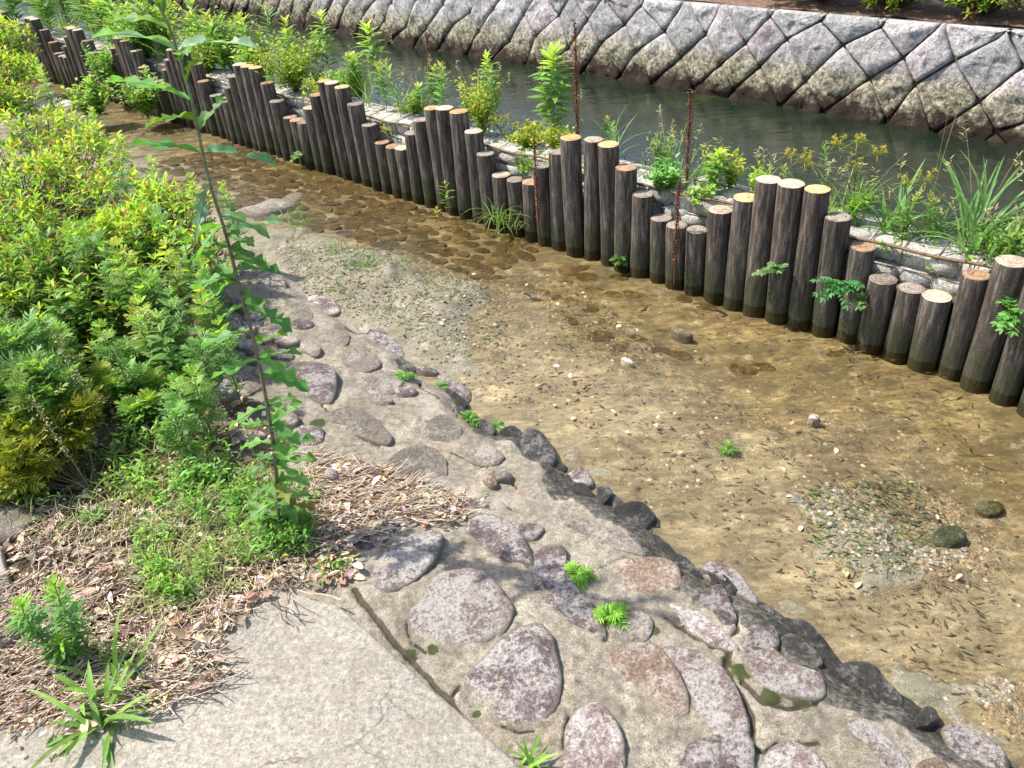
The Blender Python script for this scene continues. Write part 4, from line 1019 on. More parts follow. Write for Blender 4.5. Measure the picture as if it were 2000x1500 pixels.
def sprig(label, base, n, L, col=BG*1.1, group=None, name='fern_sprig', cat='sprig', tm=LF_OVAL, lsz=.028, hz=None):
    """compound leaves arching from one point (small ferns, weeds in joints)"""
    root = thing(name, label, cat, base, group); a, b = Acc(), Acc()
    for i in range(n):
        az = rng.uniform(0, 6.28) if hz is None else hz+rng.normal(0, .9); el = rng.uniform(.1, 1.2); u = np.linspace(0, 1, 7); l_ = L*rng.uniform(.6, 1.1)
        pth = np.column_stack([np.cos(az)*l_*u*math.cos(el), np.sin(az)*l_*u*math.cos(el), l_*(u*math.sin(el)-.45*u*u)]); b.tube(pth, .0012, np.array(col)*.8, 3)
        for k in range(1, 7):
            t_ = pth[k]-pth[k-1]; t_ /= np.linalg.norm(t_)+1e-9; sd_ = np.cross(t_, [0, 0, 1.]); sd_ /= np.linalg.norm(sd_)+1e-9
            D = np.array([sd_+t_*.7, -sd_+t_*.7] + ([t_] if k == 6 else [])); leaves(a, tm, np.repeat(pth[k][None], len(D), 0), D, lsz*(1.15-.5*k/7)*np.ones(len(D)), col, .18)
    b.build('stalks', STEM, root); a.build('leaflets', LEAF, root); return root

ZG = .36
def gb(px, py, z=ZG): p = G(px, py, z); return (p[0], p[1], p[2]-.01)
def gt(px, t, z=ZG):                                    # point of the ground line at depth t that appears at this column
    lo, hi = -6.0, 14.0
    for _ in range(40):
        md = (lo+hi)/2; q = XY(md, t); r = (np.array([q[0], q[1], z])-[0, 0, HC])@MB; 
        if CX+FP*r[0]/r[2] > px: lo = md
        else: hi = md
    q = XY(lo, t); return (q[0], q[1], z-.01)
def top_h(base, px, py):                                 # height above base whose projection comes nearest that pixel
    best = min(((math.hypot(CX+FP*r[0]/r[2]-px, CY+FP*r[1]/r[2]-py), h) for h in np.linspace(.02, 1.6, 160) for r in [(np.array(base)+[0, 0, h]-[0, 0, HC])@MB]), key=lambda q: q[0]); return best[1]
for (bx, by, tx, ty, ll, lab) in [(300, 520, 265, 265, .055, 'upright shoot out of the topmost azalea, beside the stream bend'), (360, 520, 345, 295, .05, 'pale tipped shoot between the azaleas and the boulder'), (440, 560, 430, 330, .05, 'shoot directly left of the tall weed, level with the boulder'),
         (330, 700, 345, 540, .06, 'bright tipped mugwort shoot in the middle of the bushes'), (250, 560, 232, 400, .055, 'grey green shoot on top of the bright azalea'), (90, 640, 95, 450, .06, 'grey green shoot at the left over the dark azalea'), (20, 800, 15, 640, .07, 'pale blue green shoot at the left edge'),
         (150, 330, 140, 110, .075, 'shoot at the upper left standing before the stream bend'), (230, 360, 255, 190, .06, 'slender shoot over the sand of the stream bend'), (480, 520, 475, 350, .05, 'slender shoot right of the tall weed by the boulder'), (60, 260, 50, 170, .06, 'shoot below the far azalea at the left edge'), (200, 700, 190, 560, .055, 'shoot in the shaded hollow of the bushes')]:
    b = on_ground(bx, by); stalk_plant('mugwort_shoot', lab, 'weed', tuple(b), max(.15, min(.8, top_h(b, tx, ty))), ll, 15, tm=LF_LOBED, col=(.16, .28, .10), tipc=(.42, .56, .12), up=.55, whorl=4, group=UPR, start=.4, r=.0028)
LF_HW = tmpl_leaf(.27, 5, .12, .3)
HW = 'tall horseweed plants behind the logs'
for (px, t, tx, ty, ll, n, lab) in [
    (1085, .30, 1090, 105, .085, 22, 'tallest green horseweed with whorled leaves, beside the left red stalk'),
    (855, .40, 855, 135, .05, 16, 'slim green horseweed standing behind the third hump of logs'),
    (822, .30, 822, 170, .05, 12, 'short slim horseweed left of the third hump of logs'),
    (740, .45, 738, 55, .085, 13, 'bright green horseweed before the dark foot of the far wall'),
    (650, .45, 648, 30, .085, 12, 'lime green leafy plant with a broad top before the far wall'),
    (965, .32, 962, 110, .05, 22, 'feathery green plant behind the yellow flowered clump'),
    (580, .40, 575, 60, .06, 18, 'green horseweed rising over the canal left of the lime plant'),
    (700, .35, 690, 110, .05, 16, 'thin green plant left of the broad ledge opening'),
    (1395, .22, 1400, 300, .05, 14, 'leafy green plant on the ledge right of the second red stalk'),
    (520, .35, 505, 70, .06, 18, 'horseweed over the fifth hump of logs'),
    (440, .35, 425, 100, .06, 16, 'horseweed among yellow plants behind the fifth dip of logs'),
    (230, .30, 215, 60, .08, 16, 'leafy plant over the far logs at the upper left'),
    (270, .20, 262, 110, .08, 14, 'leafy plant beside the sixth hump of logs'),
    ]:
    b = gt(px, t, ZG); stalk_plant('horseweed', lab, 'weed', b, top_h(b, tx, ty)*1.03, ll*1.35, int(n*1.4), group=HW, tm=LF_HW, col=(.19, .34, .06), tipc=(.42, .58, .08), up=.35, whorl=4)
for (px, t, tx, ty, lab, ln) in [(1130, .16, 1125, 45, 'tall red brown dried stalk behind the left of the two near humps', 0), (1338, .13, 1340, 170, 'thick red brown dried stalk over the dip between the two near humps', 0),
                             (852, .45, 850, 60, 'dried stalk with dense brown head before the far wall', 0), (145, .3, 140, -60, 'dried stalk right of the pair over the far logs', 0), (105, .3, 108, -60, 'dried stalk left of the pair over the far logs', 0)]:
    b = gt(px, t, .30); dock(lab, b, top_h(b, tx, ty))
dock('dark red dried stalk leaning down against the logs below the left red stalk', (*XY(-.03+.55-.2, -.07), .0), .55)
dock('short red dried stalk leaning on the low logs of the near dip', (*XY(-.535, -.075), .0), .50)
MW = 'upright mugwort stems on the left bank'
_tips = []
_r = np.random.default_rng(44)
for _ in range(4000):
    if len(_tips) >= 80: break
    tx, ty = _r.uniform(-10, 470), _r.uniform(350, 800)
    if tx < 240 and ty < 430: continue
    if tx > 440-max(0, ty-640)*.55: continue
    if any((tx-a[0])**2+((ty-a[1])*1.2)**2 < 27**2 for a in _tips): continue
    zt = .15+.46*(1-(ty-350)/450*.55)*_r.uniform(.85, 1.1); zt = zt if not (110 < tx < 340 and ty > 640) else zt*.62; p = G(tx, ty, zt); s_, t_ = ST(p[0], p[1])
    if float(edge_t(s_))-t_ < .52: continue
    _tips.append((tx, ty, p[0], p[1], zt))
for row, (y0, y1, rn) in enumerate([(0, 470, 'top'), (470, 580, 'upper'), (580, 690, 'lower'), (690, 900, 'front')]):
    for i_, (tx, ty, x_, y_, zt) in enumerate(sorted([a for a in _tips if y0 <= a[1] < y1])):
        z0 = float(Hz(x_, y_))-.01; yl = _r.random() < .14
        stalk_plant('upright_mugwort', f'upright mugwort stem of the {rn} row on the left bank, {NTH[i_]} from the left edge', 'weed', (x_+_r.uniform(-.04, .04), y_+_r.uniform(-.04, .04), z0), zt-z0, .062*_r.uniform(.85, 1.2), 11, tm=LF_LOBED if _r.random() < .75 else LF_HW,
            col=(.30, .36, .07) if yl else (.13, .26, .055), tipc=(.50, .56, .10) if yl else [(.30, .48, .08), (.24, .42, .12), (.36, .52, .07)][i_ % 3], up=.45, whorl=4, group=MW, start=.18, r=.0026, stemc=(.15, .14, .07))
b = gt(1665, .33); sedge('large yellow green sedge above the nearest full hump of logs', b, [(-.02, .02, top_h(b, 1640, 275)), (.05, -.02, top_h(b, 1690, 300)), (-.09, .04, top_h(b, 1600, 270)), (.0, .05, top_h(b, 1620, 330))])
b = gt(1560, .30); sedge('small sedge directly behind the tall logs of the nearest hump', b, [(.0, .0, top_h(b, 1530, 310)), (-.05, .03, top_h(b, 1490, 300)), (.03, 0, top_h(b, 1565, 330))])
b = gt(1770, .25); sedge('sedge with drooping heads between the grass clumps at the right', b, [(.03, .0, top_h(b, 1760, 350)), (-.04, .0, top_h(b, 1700, 340)), (.08, 0, .12)])
b = gt(990, .22); sedge('yellow sedge at the foot of the flowering clump', b, [(.0, .0, .12), (.05, -.03, .10), (-.06, .03, .11), (.12, -.1, .08)])
def clump(label, base, r, h, n, col, tipc, sz=.02, tm=LF_OVAL, group=None, cat='weed', name='leafy_weed', stalks=10):
    root = thing(name, label, cat, base, group); a, b = Acc(), Acc()
    P = []; D = []; F = []
    for i in range(stalks):
        az = rng.uniform(0, 6.28); rr = r*math.sqrt(rng.random()); hh = h*rng.uniform(.6, 1.05); u = np.linspace(0, 1, 6)
        tip = np.array([math.cos(az)*rr, math.sin(az)*rr, hh]); pth = np.outer(u, tip)*np.array([1, 1, 1])-np.outer(u*(1-u), [math.cos(az)*rr*.5, math.sin(az)*rr*.5, 0])
        b.tube(pth, np.linspace(.0018, .0008, 6), (.17, .22, .07), 3)
        k = max(3, n//stalks); f = rng.uniform(.25, 1, k); q = np.column_stack([np.interp(f, u, pth[:, c]) for c in range(3)])+rng.normal(0, r*.08, (k, 3))
        P.append(q); F.append(f); D.append(np.column_stack([rng.normal(0, 1, k), rng.normal(0, 1, k), rng.uniform(0, 1.2, k)]))
    P, D, F = np.concatenate(P), np.concatenate(D), np.concatenate(F); c = np.array(col)*(1-F[:, None])+np.array(tipc)*F[:, None]
    leaves(a, tm, P, D, sz*rng.uniform(.7, 1.2, len(P)), c, .2); b.build('stems', STEM, root); a.build('leaves', LEAF, root); return root
YW = (.38, .40, .04)
CL = 'leafy clumps growing behind the logs'
for (px, t, z, r, h, n, c, tc, sz, lab) in [
    (945, .26, .34, .11, .26, 420, MG, YW, .018, 'yellow flowered leafy clump behind the third hump of logs'),
    (1030, .22, .34, .10, .10, 200, MG, YW, .02, 'low clump with yellow leaves on the ledge left of the tallest horseweed'),
    (1095, .2, .34, .08, .14, 200, MG, YW, .02, 'clump at the foot of the tallest horseweed'),
    (1300, .14, .33, .09, .10, 230, (.10, .25, .08), (.18, .36, .10), .028, 'blue green leafy clump left of the second red stalk'),
    (1370, .13, .30, .07, .10, 130, MG, (.25, .38, .08), .022, 'light green clump right of the second red stalk on the ledge'),
    (1425, .30, .34, .07, .17, 120, MG, YW, .02, 'yellow tipped clump over the water left of the nearest hump'),
    (580, .22, .34, .22, .30, 800, MG, (.30, .36, .05), .022, 'wide yellow green weed patch between the fourth and fifth humps'),
    (630, .15, .30, .10, .18, 200, MG, YW, .02, 'yellow grass like clump in the dip left of the fourth hump'),
    (410, .22, .32, .22, .26, 620, MG, (.32, .36, .05), .022, 'yellowish weed patch behind the fifth dip of logs'),
    (455, .4, .32, .22, .36, 500, MG, (.22, .34, .05), .03, 'tall pale weed patch over the canal at the upper left'),
    (290, .18, .32, .24, .36, 700, (.09, .2, .04), (.22, .36, .06), .035, 'dense green weeds swallowing the far logs'),
    (235, -.02, .05, .17, .32, 420, (.08, .18, .04), (.20, .34, .06), .035, 'tangled weeds growing in front of the far logs'),
    (190, -.50, .02, .15, .26, 350, (.10, .20, .05), (.26, .38, .07), .04, 'bushy weeds in the stream margin at the upper left'),
    (290, -.20, .02, .17, .28, 380, (.11, .2, .05), (.24, .36, .08), .035, 'bushy weeds in the stream margin, nearer the tall weed'),
    (330, .35, .3, .25, .40, 500, MG, (.34, .42, .07), .035, 'pale weeds behind the far logs left of the tall weed'),
    (500, .3, .3, .16, .24, 420, MG, (.30, .42, .06), .028, 'fresh green weeds behind the fourth hump of logs'),
    (680, .35, .3, .12, .18, 260, MG, (.26, .4, .08), .025, 'small weeds right of the fourth hump of logs'),
    (810, .35, .3, .08, .10, 120, MG, (.26, .4, .08), .02, 'tiny weeds on the rocks left of the third hump'),
    (1480, .3, .34, .07, .12, 90, MG, (.3, .4, .08), .022, 'thin weeds left of the nearest hump over the water'),
    (1950, .3, .33, .12, .12, 180, MG, (.25, .36, .08), .022, 'low weeds on the ledge at the right edge'),
    (1650, .2, .34, .06, .10, 90, MG, (.2, .34, .05), .02, 'small tuft just right of the nearest hump'),
    (1850, .16, .26, .07, .07, 140, MG, (.30, .42, .07), .018, 'low bright weeds on the rocks in the right hand dip'),
    (1740, .15, .30, .07, .06, 90, MG, (.25, .4, .07), .016, 'thin creeping weeds on the rocks beside the right hand dip'),
    (770, .16, .24, .07, .08, 160, MG, YW, .018, 'yellow weeds filling the dip between the third and fourth humps'),
    (1030, .12, .24, .08, .10, 140, MG, (.25, .35, .07), .018, 'weeds filling the dip between the second and third humps'),
    ]:
    clump(lab, gt(px, t, z), r*1.35, h*1.3, int(n*2.8), np.array(c)*1.15, np.array(tc)*1.15, sz*1.35, group=CL, stalks=max(10, n//12))
GR = 'grass clumps behind the logs'
for (px, t, tx, ty, n, lab, st_) in [
    (1890, .24, 1890, 250, 26, 'tallest blue green grass clump at the right over the canal', 4), (1735, .25, 1735, 320, 22, 'broad bladed grass clump left of the long thin stalk', 2),
    (1195, .32, 1195, 165, 9, 'few bladed grass with one upright spike behind the second hump', 1), (1950, .2, 1960, 400, 20, 'grass with arching seed stalks at the right edge', 6),
    (1820, .3, 1830, 380, 18, 'thin grass with pale stalks between the clumps at the right', 5), (1040, .14, 1035, 290, 22, 'fine grass in the dip left of the second hump', 0),
    (1060, .14, 1060, 300, 14, 'fine grass next to the second hump on the ledge', 0), (1270, .3, 1285, 280, 8, 'wispy pale grass over the water between the near humps', 3), (470, .2, 470, 150, 30, 'pale grass among weeds at the fifth dip', 4)]:
    b = gt(px, t, .33); h = top_h(b, tx, ty)
    grass('grass_clump', lab, b, int(n*1.6), h*1.0 if n > 10 else h*.75, .011 if n > 12 else .007, .75, (.15, .30, .085) if px > 1100 else (.2, .32, .07), (50, 88), GR, spread=.025, stalks=st_, sh=h)
b = gt(1800, .33, .33); q_ = top_h(b, 1740, 40)
grass('grass_stalk', 'single very long thin pale grass stalk crossing the canal and wall at the right', b, 4, .12, .004, .8, (.2, .3, .08), (40, 80), cat='grass stalk', stalks=2, sh=q_*.95)

# sprigs on the logs' stream side
SPG = 'fern leaves sprouting from the logs'
for i_ in range(58):
    s_ = -1.75+i_*.185+rng.uniform(-.07, .07); q_ = XY(s_, rng.uniform(.16, .44)); far = max(0, s_)*.02
    hh = rng.uniform(.16, .42)+far
    if s_ < -.2: hh *= .75
    if i_ % 3 == 0:
        grass('wispy_grass', f'tall wispy grass behind the logs, {NTH[i_//3]} from the right edge', (q_[0], q_[1], .33), 16, hh, .005, .55, (.22, .36, .10), (60, 89), 'tall wispy grasses behind the logs', spread=.03, stalks=5, sh=hh*1.2, sc=(.33, .33, .16))
    else:
        stalk_plant('wispy_weed', f'thin upright weed behind the logs, {NTH[i_*2//3]} from the right edge', 'weed', (q_[0], q_[1], .33), hh*1.1, .034+far, 20, tm=LF_NARROW if i_ % 3 == 1 else LF_HW, col=(.17, .30, .07), tipc=[(.40, .52, .10), (.30, .45, .10), (.46, .47, .10)][i_ % 3], up=.7, whorl=3, group='thin upright weeds behind the logs', r=.0018, lean=(rng.uniform(-.06, .06), rng.uniform(-.06, .06)))
LW = 'low mixed weeds along the rock ledge'
for i_ in range(26):
    s_ = -1.9+i_*.36+rng.uniform(-.08, .08); q_ = XY(s_, rng.uniform(.26, .42))
    if (i_ % 5) in (1, 3) and s_ < 2.2: continue
    clump(f'low weed clump on the rock ledge, {NTH[min(19, i_)]} along from the right edge' if i_ < 20 else f'low weed clump on the far rock ledge, {NTH[i_-20]} beyond the tall weed stem', (q_[0], q_[1], .34), rng.uniform(.06, .13)*(1+.1*max(0, s_)), rng.uniform(.08, .2)*(1+.12*max(0, s_)), 260, (.15, .27, .07), [(.30, .42, .08), (.42, .45, .07), (.24, .38, .10)][i_ % 3], .026, [LF_OVAL, LF_HW, LF_NARROW][i_ % 3], LW, stalks=22)
    if i_ % 2 == 0:
        q_ = XY(s_+.1, rng.uniform(.22, .4)); grass('ledge_grass', f'fine grass on the rock ledge, {NTH[min(19, i_//2)]} tuft from the right edge', (q_[0], q_[1], .33), 26, rng.uniform(.14, .3), .005, .7, (.2, .32, .08), (45, 88), 'fine grass on the rock ledge', spread=.04, stalks=3, sh=.3)
for (px, py, n, L, lab, c) in [(1520, 530, 7, .09, 'small fern sprouting from the tall logs of the nearest hump', BG), (1640, 560, 11, .12, 'larger fern sprouting low on the logs right of the nearest hump', (.08, .25, .08)),
                               (1985, 620, 12, .13, 'bright fern on the log at the right edge', (.14, .33, .07)), (1690, 590, 3, .05, 'tiny leaf sprout beside the larger fern', BG), (1210, 505, 4, .05, 'tiny sprig at the waterline of the second hump', DG*1.5), (590, 305, 4, .08, 'pale sprig at the waterline of the fourth hump', BG)]:
    r_ = ray(px, py); A0 = ST(0, 0)[1]; B1 = r_[0]*NV[0]+r_[1]*NV[1]; k = (-.055-A0)/B1
    p = np.array([0, 0, HC])+r_*k
    sprig(lab, tuple(p), n, L, c, SPG, 'fern_sprig', 'fern', LF_OVAL, .034, hz=math.atan2(-NV[1], -NV[0]))
def on_bank(px, py): return tuple(on_ground(px, py))
grass('sedge_tuft', 'arching grass tuft at the foot of the logs left of the second hump', (*XY(.62, -.07), .02), 46, .26, .005, 1.3, (.15, .26, .055), (25, 80), group='tufts at the foot of the logs')
grass('sedge_tuft', 'second smaller arching tuft at the foot of the low logs', (*XY(.50, -.08), .02), 18, .2, .004, 1.3, (.2, .27, .07), (25, 80), group='tufts at the foot of the logs')
stalk_plant('sprout', 'slender green sprout at the log foot left of the arching tuft', 'sprout', (*XY(1.02, -.1), 0), .17, .05, 7, col=(.2, .33, .05), tipc=(.35, .48, .08), group='tufts at the foot of the logs')
stalk_plant('sprout', 'tiny yellow sprout in the shallow water near the arching tuft', 'sprout', (*XY(1.0, -.2), -.03), .09, .035, 4, tm=LF_OVAL, col=(.4, .4, .05), tipc=(.5, .48, .08))
# weeds on the bank
grass('crabgrass', 'broad bladed crabgrass tuft spreading flat over the slab at the lower left', on_bank(205, 1420), 40, .19, .014, .5, (.21, .37, .08), (8, 60), spread=.012, cat='grass tuft')
grass('crabgrass', 'upright broad blades just above the flat crabgrass tuft', on_bank(215, 1345), 16, .17, .013, .45, (.22, .38, .08), (35, 75), spread=.03, cat='grass tuft')
grass('crabgrass', 'light green grass tuft at the bottom edge in the slab joint', on_bank(1030, 1500), 18, .085, .008, .5, (.22, .38, .07), (30, 80), spread=.012, cat='grass tuft')
grass('crabgrass', 'yellow green grass curl in the joint at the top of the slab', on_bank(655, 1110), 22, .085, .006, .9, (.2, .34, .06), (10, 70), spread=.03, cat='grass tuft')
for (px, py, tx, ty, lab, h) in [(185, 1290, 150, 1110, 'feathery willow leaved weed, taller one at the lower left', 0), (110, 1290, 85, 1150, 'feathery willow leaved weed, left of the taller one', 0), (150, 1300, 190, 1200, 'bushy low weed at the foot of the two feathery ones', 0)]:
    b = on_bank(px, py); stalk_plant('willow_weed', lab, 'weed', b, max(.08, top_h(b, tx, ty)), .05, 24, col=(.12, .26, .07), tipc=(.30, .50, .06), up=.5, whorl=4, group='feathery weeds at the lower left')
for (px, py, L, n, lab) in [(1125, 1125, .055, 20, 'bright green feathery weed, upper of the two in the mortar joint'), (1190, 1205, .07, 28, 'bright green feathery weed, lower of the two in the mortar joint')]:
    sprig(lab, on_bank(px, py), n, L, (.24, .46, .06), 'bright weeds in the mortar joint', 'joint_weed', 'weed', LF_NARROW, .026)
for (px, py, L, n, lab) in [(790, 735, .05, 7, 'small upright sprout in the bank crack'), (915, 820, .055, 9, 'grassy sprout with pale pebbles at the bank edge'), (860, 760, .04, 6, 'yellow green sprout above the pebbled one'),
                            (185, 1010, .07, 9, 'small light green weed in the dead leaves at the left'), (1420, 880, .05, 5, 'dark green sprout standing in the shallow water'), (970, 835, .04, 6, 'bluish sprout beside the dark edge stone')]:
    sprig(lab, on_bank(px, py), n, L, (.17, .33, .06), 'small sprouts on the bank', 'sprout', 'sprout', LF_NARROW, .032)
for (px, py, n, L, lab) in [(705, 520, 60, .10, 'dense blue green grass tuft on the gravel bar'), (595, 450, 22, .22, 'upright pale grass blades beyond the gravel bar'), (660, 490, 30, .09, 'thin grass left of the dense gravel tuft'), (800, 520, 18, .06, 'sparse green tuft right of the dense gravel tuft'), (560, 430, 16, .16, 'thin grass by the grey boulders'), (760, 545, 14, .04, 'short green tuft right at the crest of the gravel bar'), (670, 560, 16, .045, 'short tuft on the bank side of the gravel bar'), (850, 590, 12, .035, 'tiny tuft at the lower end of the gravel bar'), (900, 530, 12, .04, 'tiny tuft at the water side of the gravel bar'), (740, 620, 14, .035, 'tiny tuft near the bright purple stone'), (1600, 1075, 14, .04, 'small green tuft on the right hand gravel bar'), (1720, 1100, 12, .04, 'small green tuft at the lower edge of the right gravel bar')]:
    grass('gravel_grass', lab, on_bank(px, py), n, L, .0045, .7, (.13, .24, .085), (30, 88), 'grass on the gravel bar', spread=.05)
# cream seed spikes in front of the shrubs
for (px, py, tx, ty, lab) in [(450, 870, 430, 760, 'cream seed spike beside the tall weed'), (500, 900, 485, 800, 'second cream seed spike right at the tall weed'), (230, 870, 130, 640, 'thin leaning stem with cream seeds in the shade'), (180, 960, 90, 770, 'yellowed seed stem at the left near the leaf litter')]:
    b = on_bank(px, py); h = top_h(b, tx, ty); root = thing('seed_spike', lab, 'seed stalk', b, 'cream seed spikes by the shrubs'); a, c2 = Acc(), Acc(); u = np.linspace(0, 1, 7)
    ln = (-.05 if tx < px-50 else 0); pth = np.column_stack([ln*u, 0*u, h*u]); a.tube(pth, .0016, (.3, .3, .14), 4); a.build('stem', STEM, root)
    n = 120; f = rng.uniform(.35, 1, n); P = np.column_stack([np.interp(f, u, pth[:, c]) for c in range(3)])+rng.normal(0, .006, (n, 3)); leaves(c2, LF_OVAL, P, rng.normal(0, 1, (n, 3)), rng.uniform(.006, .011, n), np.array([.42, .38, .2]), .2); c2.build('seeds', DRY, root)

# ------------------------------------------------------------------ the tall prickly weed in the foreground
def tall_weed():
    b = np.array(on_bank(545, 1050)); root = thing('tall_weed', 'tall thin stemmed weed with lobed blue green leaves rising in front of everything', 'weed', tuple(b))
    dist = math.hypot(b[0], b[1])
    px = [(545, 1050), (540, 900), (515, 750), (490, 640), (462, 540), (440, 450), (415, 380), (398, 310), (380, 220), (362, 150), (335, 60), (305, 0), (285, -60)]
    pth = np.array([GD(x, y, dist*(1-.03*i/12)) for i, (x, y) in enumerate(px)]); pth[0] = b
    q = np.linspace(0, 12, 50); P = np.column_stack([np.interp(q, np.arange(13), pth[:, i]) for i in range(3)])
    for _ in range(3): P[1:-1] = (P[:-2]+2*P[1:-1]+P[2:])/4
    a = Acc(); rad = np.linspace(.0048, .0016, 50); u = np.linspace(0, 1, 50)[:, None]
    colr = np.array([.22, .165, .12])*(1-sm(u, .3, .7))+np.array([.20, .27, .13])*sm(u, .3, .7)
    a.tube(P-b, rad*1.15, np.repeat(colr, 6, 0), 6); a.build('stem', STEM, root)
    rg = np.random.default_rng(12)
    def pleaf(p0, dr, L, wd, col, droop=.3, lobes=4):
        """long leaf with a pale midrib and blunt lobes each side, slightly hanging"""
        ac = Acc(); dr = np.array(dr, float); dr /= np.linalg.norm(dr); sd_ = np.cross(dr, [0, 0, 1.]); sd_ /= np.linalg.norm(sd_)+1e-9; nn = 4*lobes+3
        uu = np.linspace(0, 1, nn); mid = p0+np.outer(uu*L, dr)-np.outer(uu**2*L*droop, [0, 0, 1.])
        prof = np.sin(np.pi*np.clip(uu*.93+.05, 0, 1))**.6*(.30+.70*(.5+.5*np.sin(uu*lobes*2*np.pi-1.2)))*wd
        upn = np.cross(sd_, dr)
        lft = mid-np.outer(prof, sd_)+np.outer(prof*.35+.012*np.sin(uu*9)*1, upn)+np.outer(prof*.35, dr); rgt = mid+np.outer(prof, sd_)+np.outer(prof*.2, upn)+np.outer(prof*.35, dr)
        V = np.stack([lft, (lft+mid)/2-np.outer(prof*.05, upn), mid, (rgt+mid)/2-np.outer(prof*.05, upn), rgt], 1).reshape(-1, 3)-b
        Q = [(i*5+j, i*5+j+1, i*5+j+6, i*5+j+5) for i in range(nn-1) for j in range(4)]
        ac.add(V, Q, None, np.clip(np.array(col)*rg.uniform(.85, 1.15), 0, 1)); ac.tube(mid-b+upn*.0008, np.linspace(.0016, .0005, nn), (.32, .42, .24), 3)
        ac.build('leaf', LEAF, root)
    RX = MB[:, 0]                                         # the view's right hand direction in the world
    def at(y): i = int(np.argmin([abs((lambda r: CY+FP*r[1]/r[2])((p-[0, 0, HC])@MB)-y) for p in P])); return P[i]
    W = [(95, (1, .1, .35), .15, .024, (.30, .46, .30)), (60, (-.9, .2, .6), .14, .022, BG*1.2), (30, (.2, .6, 1), .12, .02, MG*1.3), (190, (-.75, .1, -.45+.9), .18, .028, (.15, .34, .08)), (110, (-.8, -.3, .7), .17, .022, (.2, .36, .18)), (130, (.3, -.5, .5), .12, .02, BG), (160, (.5, -.2, .9), .12, .02, MG), (230, (-.5, -.6, .5), .12, .022, MG), (10, (-.6, -.3, .8), .12, .02, MG), (-20, (.7, -.3, .6), .12, .02, MG), (260, (.4, .5, .6), .11, .02, BG),
         (300, (-1, -.1, .45), .14, .028, (.09, .27, .05)), (290, (1, .2, .02), .13, .026, (.13, .30, .15)), (360, (-.2, -.7, -.4), .10, .018, (.14, .24, .16)), (420, (.8, -.3, .1), .11, .024, BG), (455, (.9, .2, .25), .12, .024, (.14, .3, .13)),
         (520, (1, -.1, .2), .10, .026, (.10, .28, .08)), (560, (-.9, .1, .3), .11, .026, (.10, .28, .06)), (610, (.8, -.4, .1), .12, .030, (.08, .26, .05)), (650, (-1, -.1, .1), .12, .028, (.12, .30, .08)), (700, (-.7, -.5, .1), .11, .028, (.11, .28, .06)),
         (740, (.9, -.2, -.1), .11, .028, (.08, .25, .05)), (780, (-.8, -.3, .1), .10, .026, (.12, .28, .05)), (820, (.7, -.5, .15), .10, .026, (.10, .28, .06)), (860, (-.9, .2, .2), .10, .024, (.13, .3, .06)), (900, (.9, .2, .1), .10, .026, (.14, .27, .05)),
         (940, (.5, -.8, .1), .09, .024, (.2, .26, .05)), (960, (-.6, -.6, .1), .09, .022, (.13, .28, .06)), (990, (.8, 0, -.1), .09, .022, (.28, .20, .05)), (1010, (-.7, .3, .1), .08, .02, (.14, .26, .05)), (500, (.3, .9, .3), .09, .022, BG), (670, (.6, .7, .2), .09, .022, MG), (840, (.1, .9, .3), .09, .022, MG)]
    for i_ in range(34):
        yy = rg.uniform(430, 1035); sg = rg.choice([-1, 1]); W.append((yy, (sg*rg.uniform(.5, 1), rg.uniform(-.8, .8), rg.uniform(-.2, .5)), rg.uniform(.07, .11), rg.uniform(.018, .028), np.array([.13, .29, .06])*rg.uniform(.7, 1.3)))
    for (yy, d3, L, wd, c) in W:
        r_ = np.array([RX[0], RX[1], 0]); fwd = np.array([-r_[1], r_[0], 0]); dr = r_*d3[0]+fwd*d3[1]+np.array([0, 0, d3[2]]); pleaf(at(yy), dr, L*1.12, wd*1.0, c, rg.uniform(.15, .5), rg.integers(3, 6))
tall_weed()

# ------------------------------------------------------------------ loose litter, weeds and gravel (uncountable)
def inside(poly, x, y):
    poly = np.array(poly, float); r = np.zeros(len(x), bool); n = len(poly)
    for i in range(n):
        x0, y0 = poly[i]; x1, y1 = poly[(i+1) % n]
        c = ((y0 > y) != (y1 > y)) & (x < (x1-x0)*(y-y0)/(y1-y0+1e-12)+x0); r ^= c
    return r
def scatter(poly_px, n, z=.13):
    """n random points on the ground inside an area whose corners are given in the photograph"""
    W = np.array([on_ground(x, y)[:2] for x, y in poly_px]); lo, hi = W.min(0), W.max(0); out = np.zeros((0, 2))
    while len(out) < n:
        q = rng.uniform(lo, hi, (n*3, 2)); out = np.vstack([out, q[inside(W, q[:, 0], q[:, 1])]])
    out = out[:n]; zz = Hz(out[:, 0], out[:, 1]); s, t = ST(out[:, 0], out[:, 1])
    zz = np.where(((s < -.82) & (t < -2.34)) | ((s < -.62) & (t < -3.2)), np.maximum(zz, .158), zz); zz = np.where((s > -.49) & (s < -.1) & (t < -2.9), np.maximum(zz, .178), zz)
    return np.column_stack([out, zz])
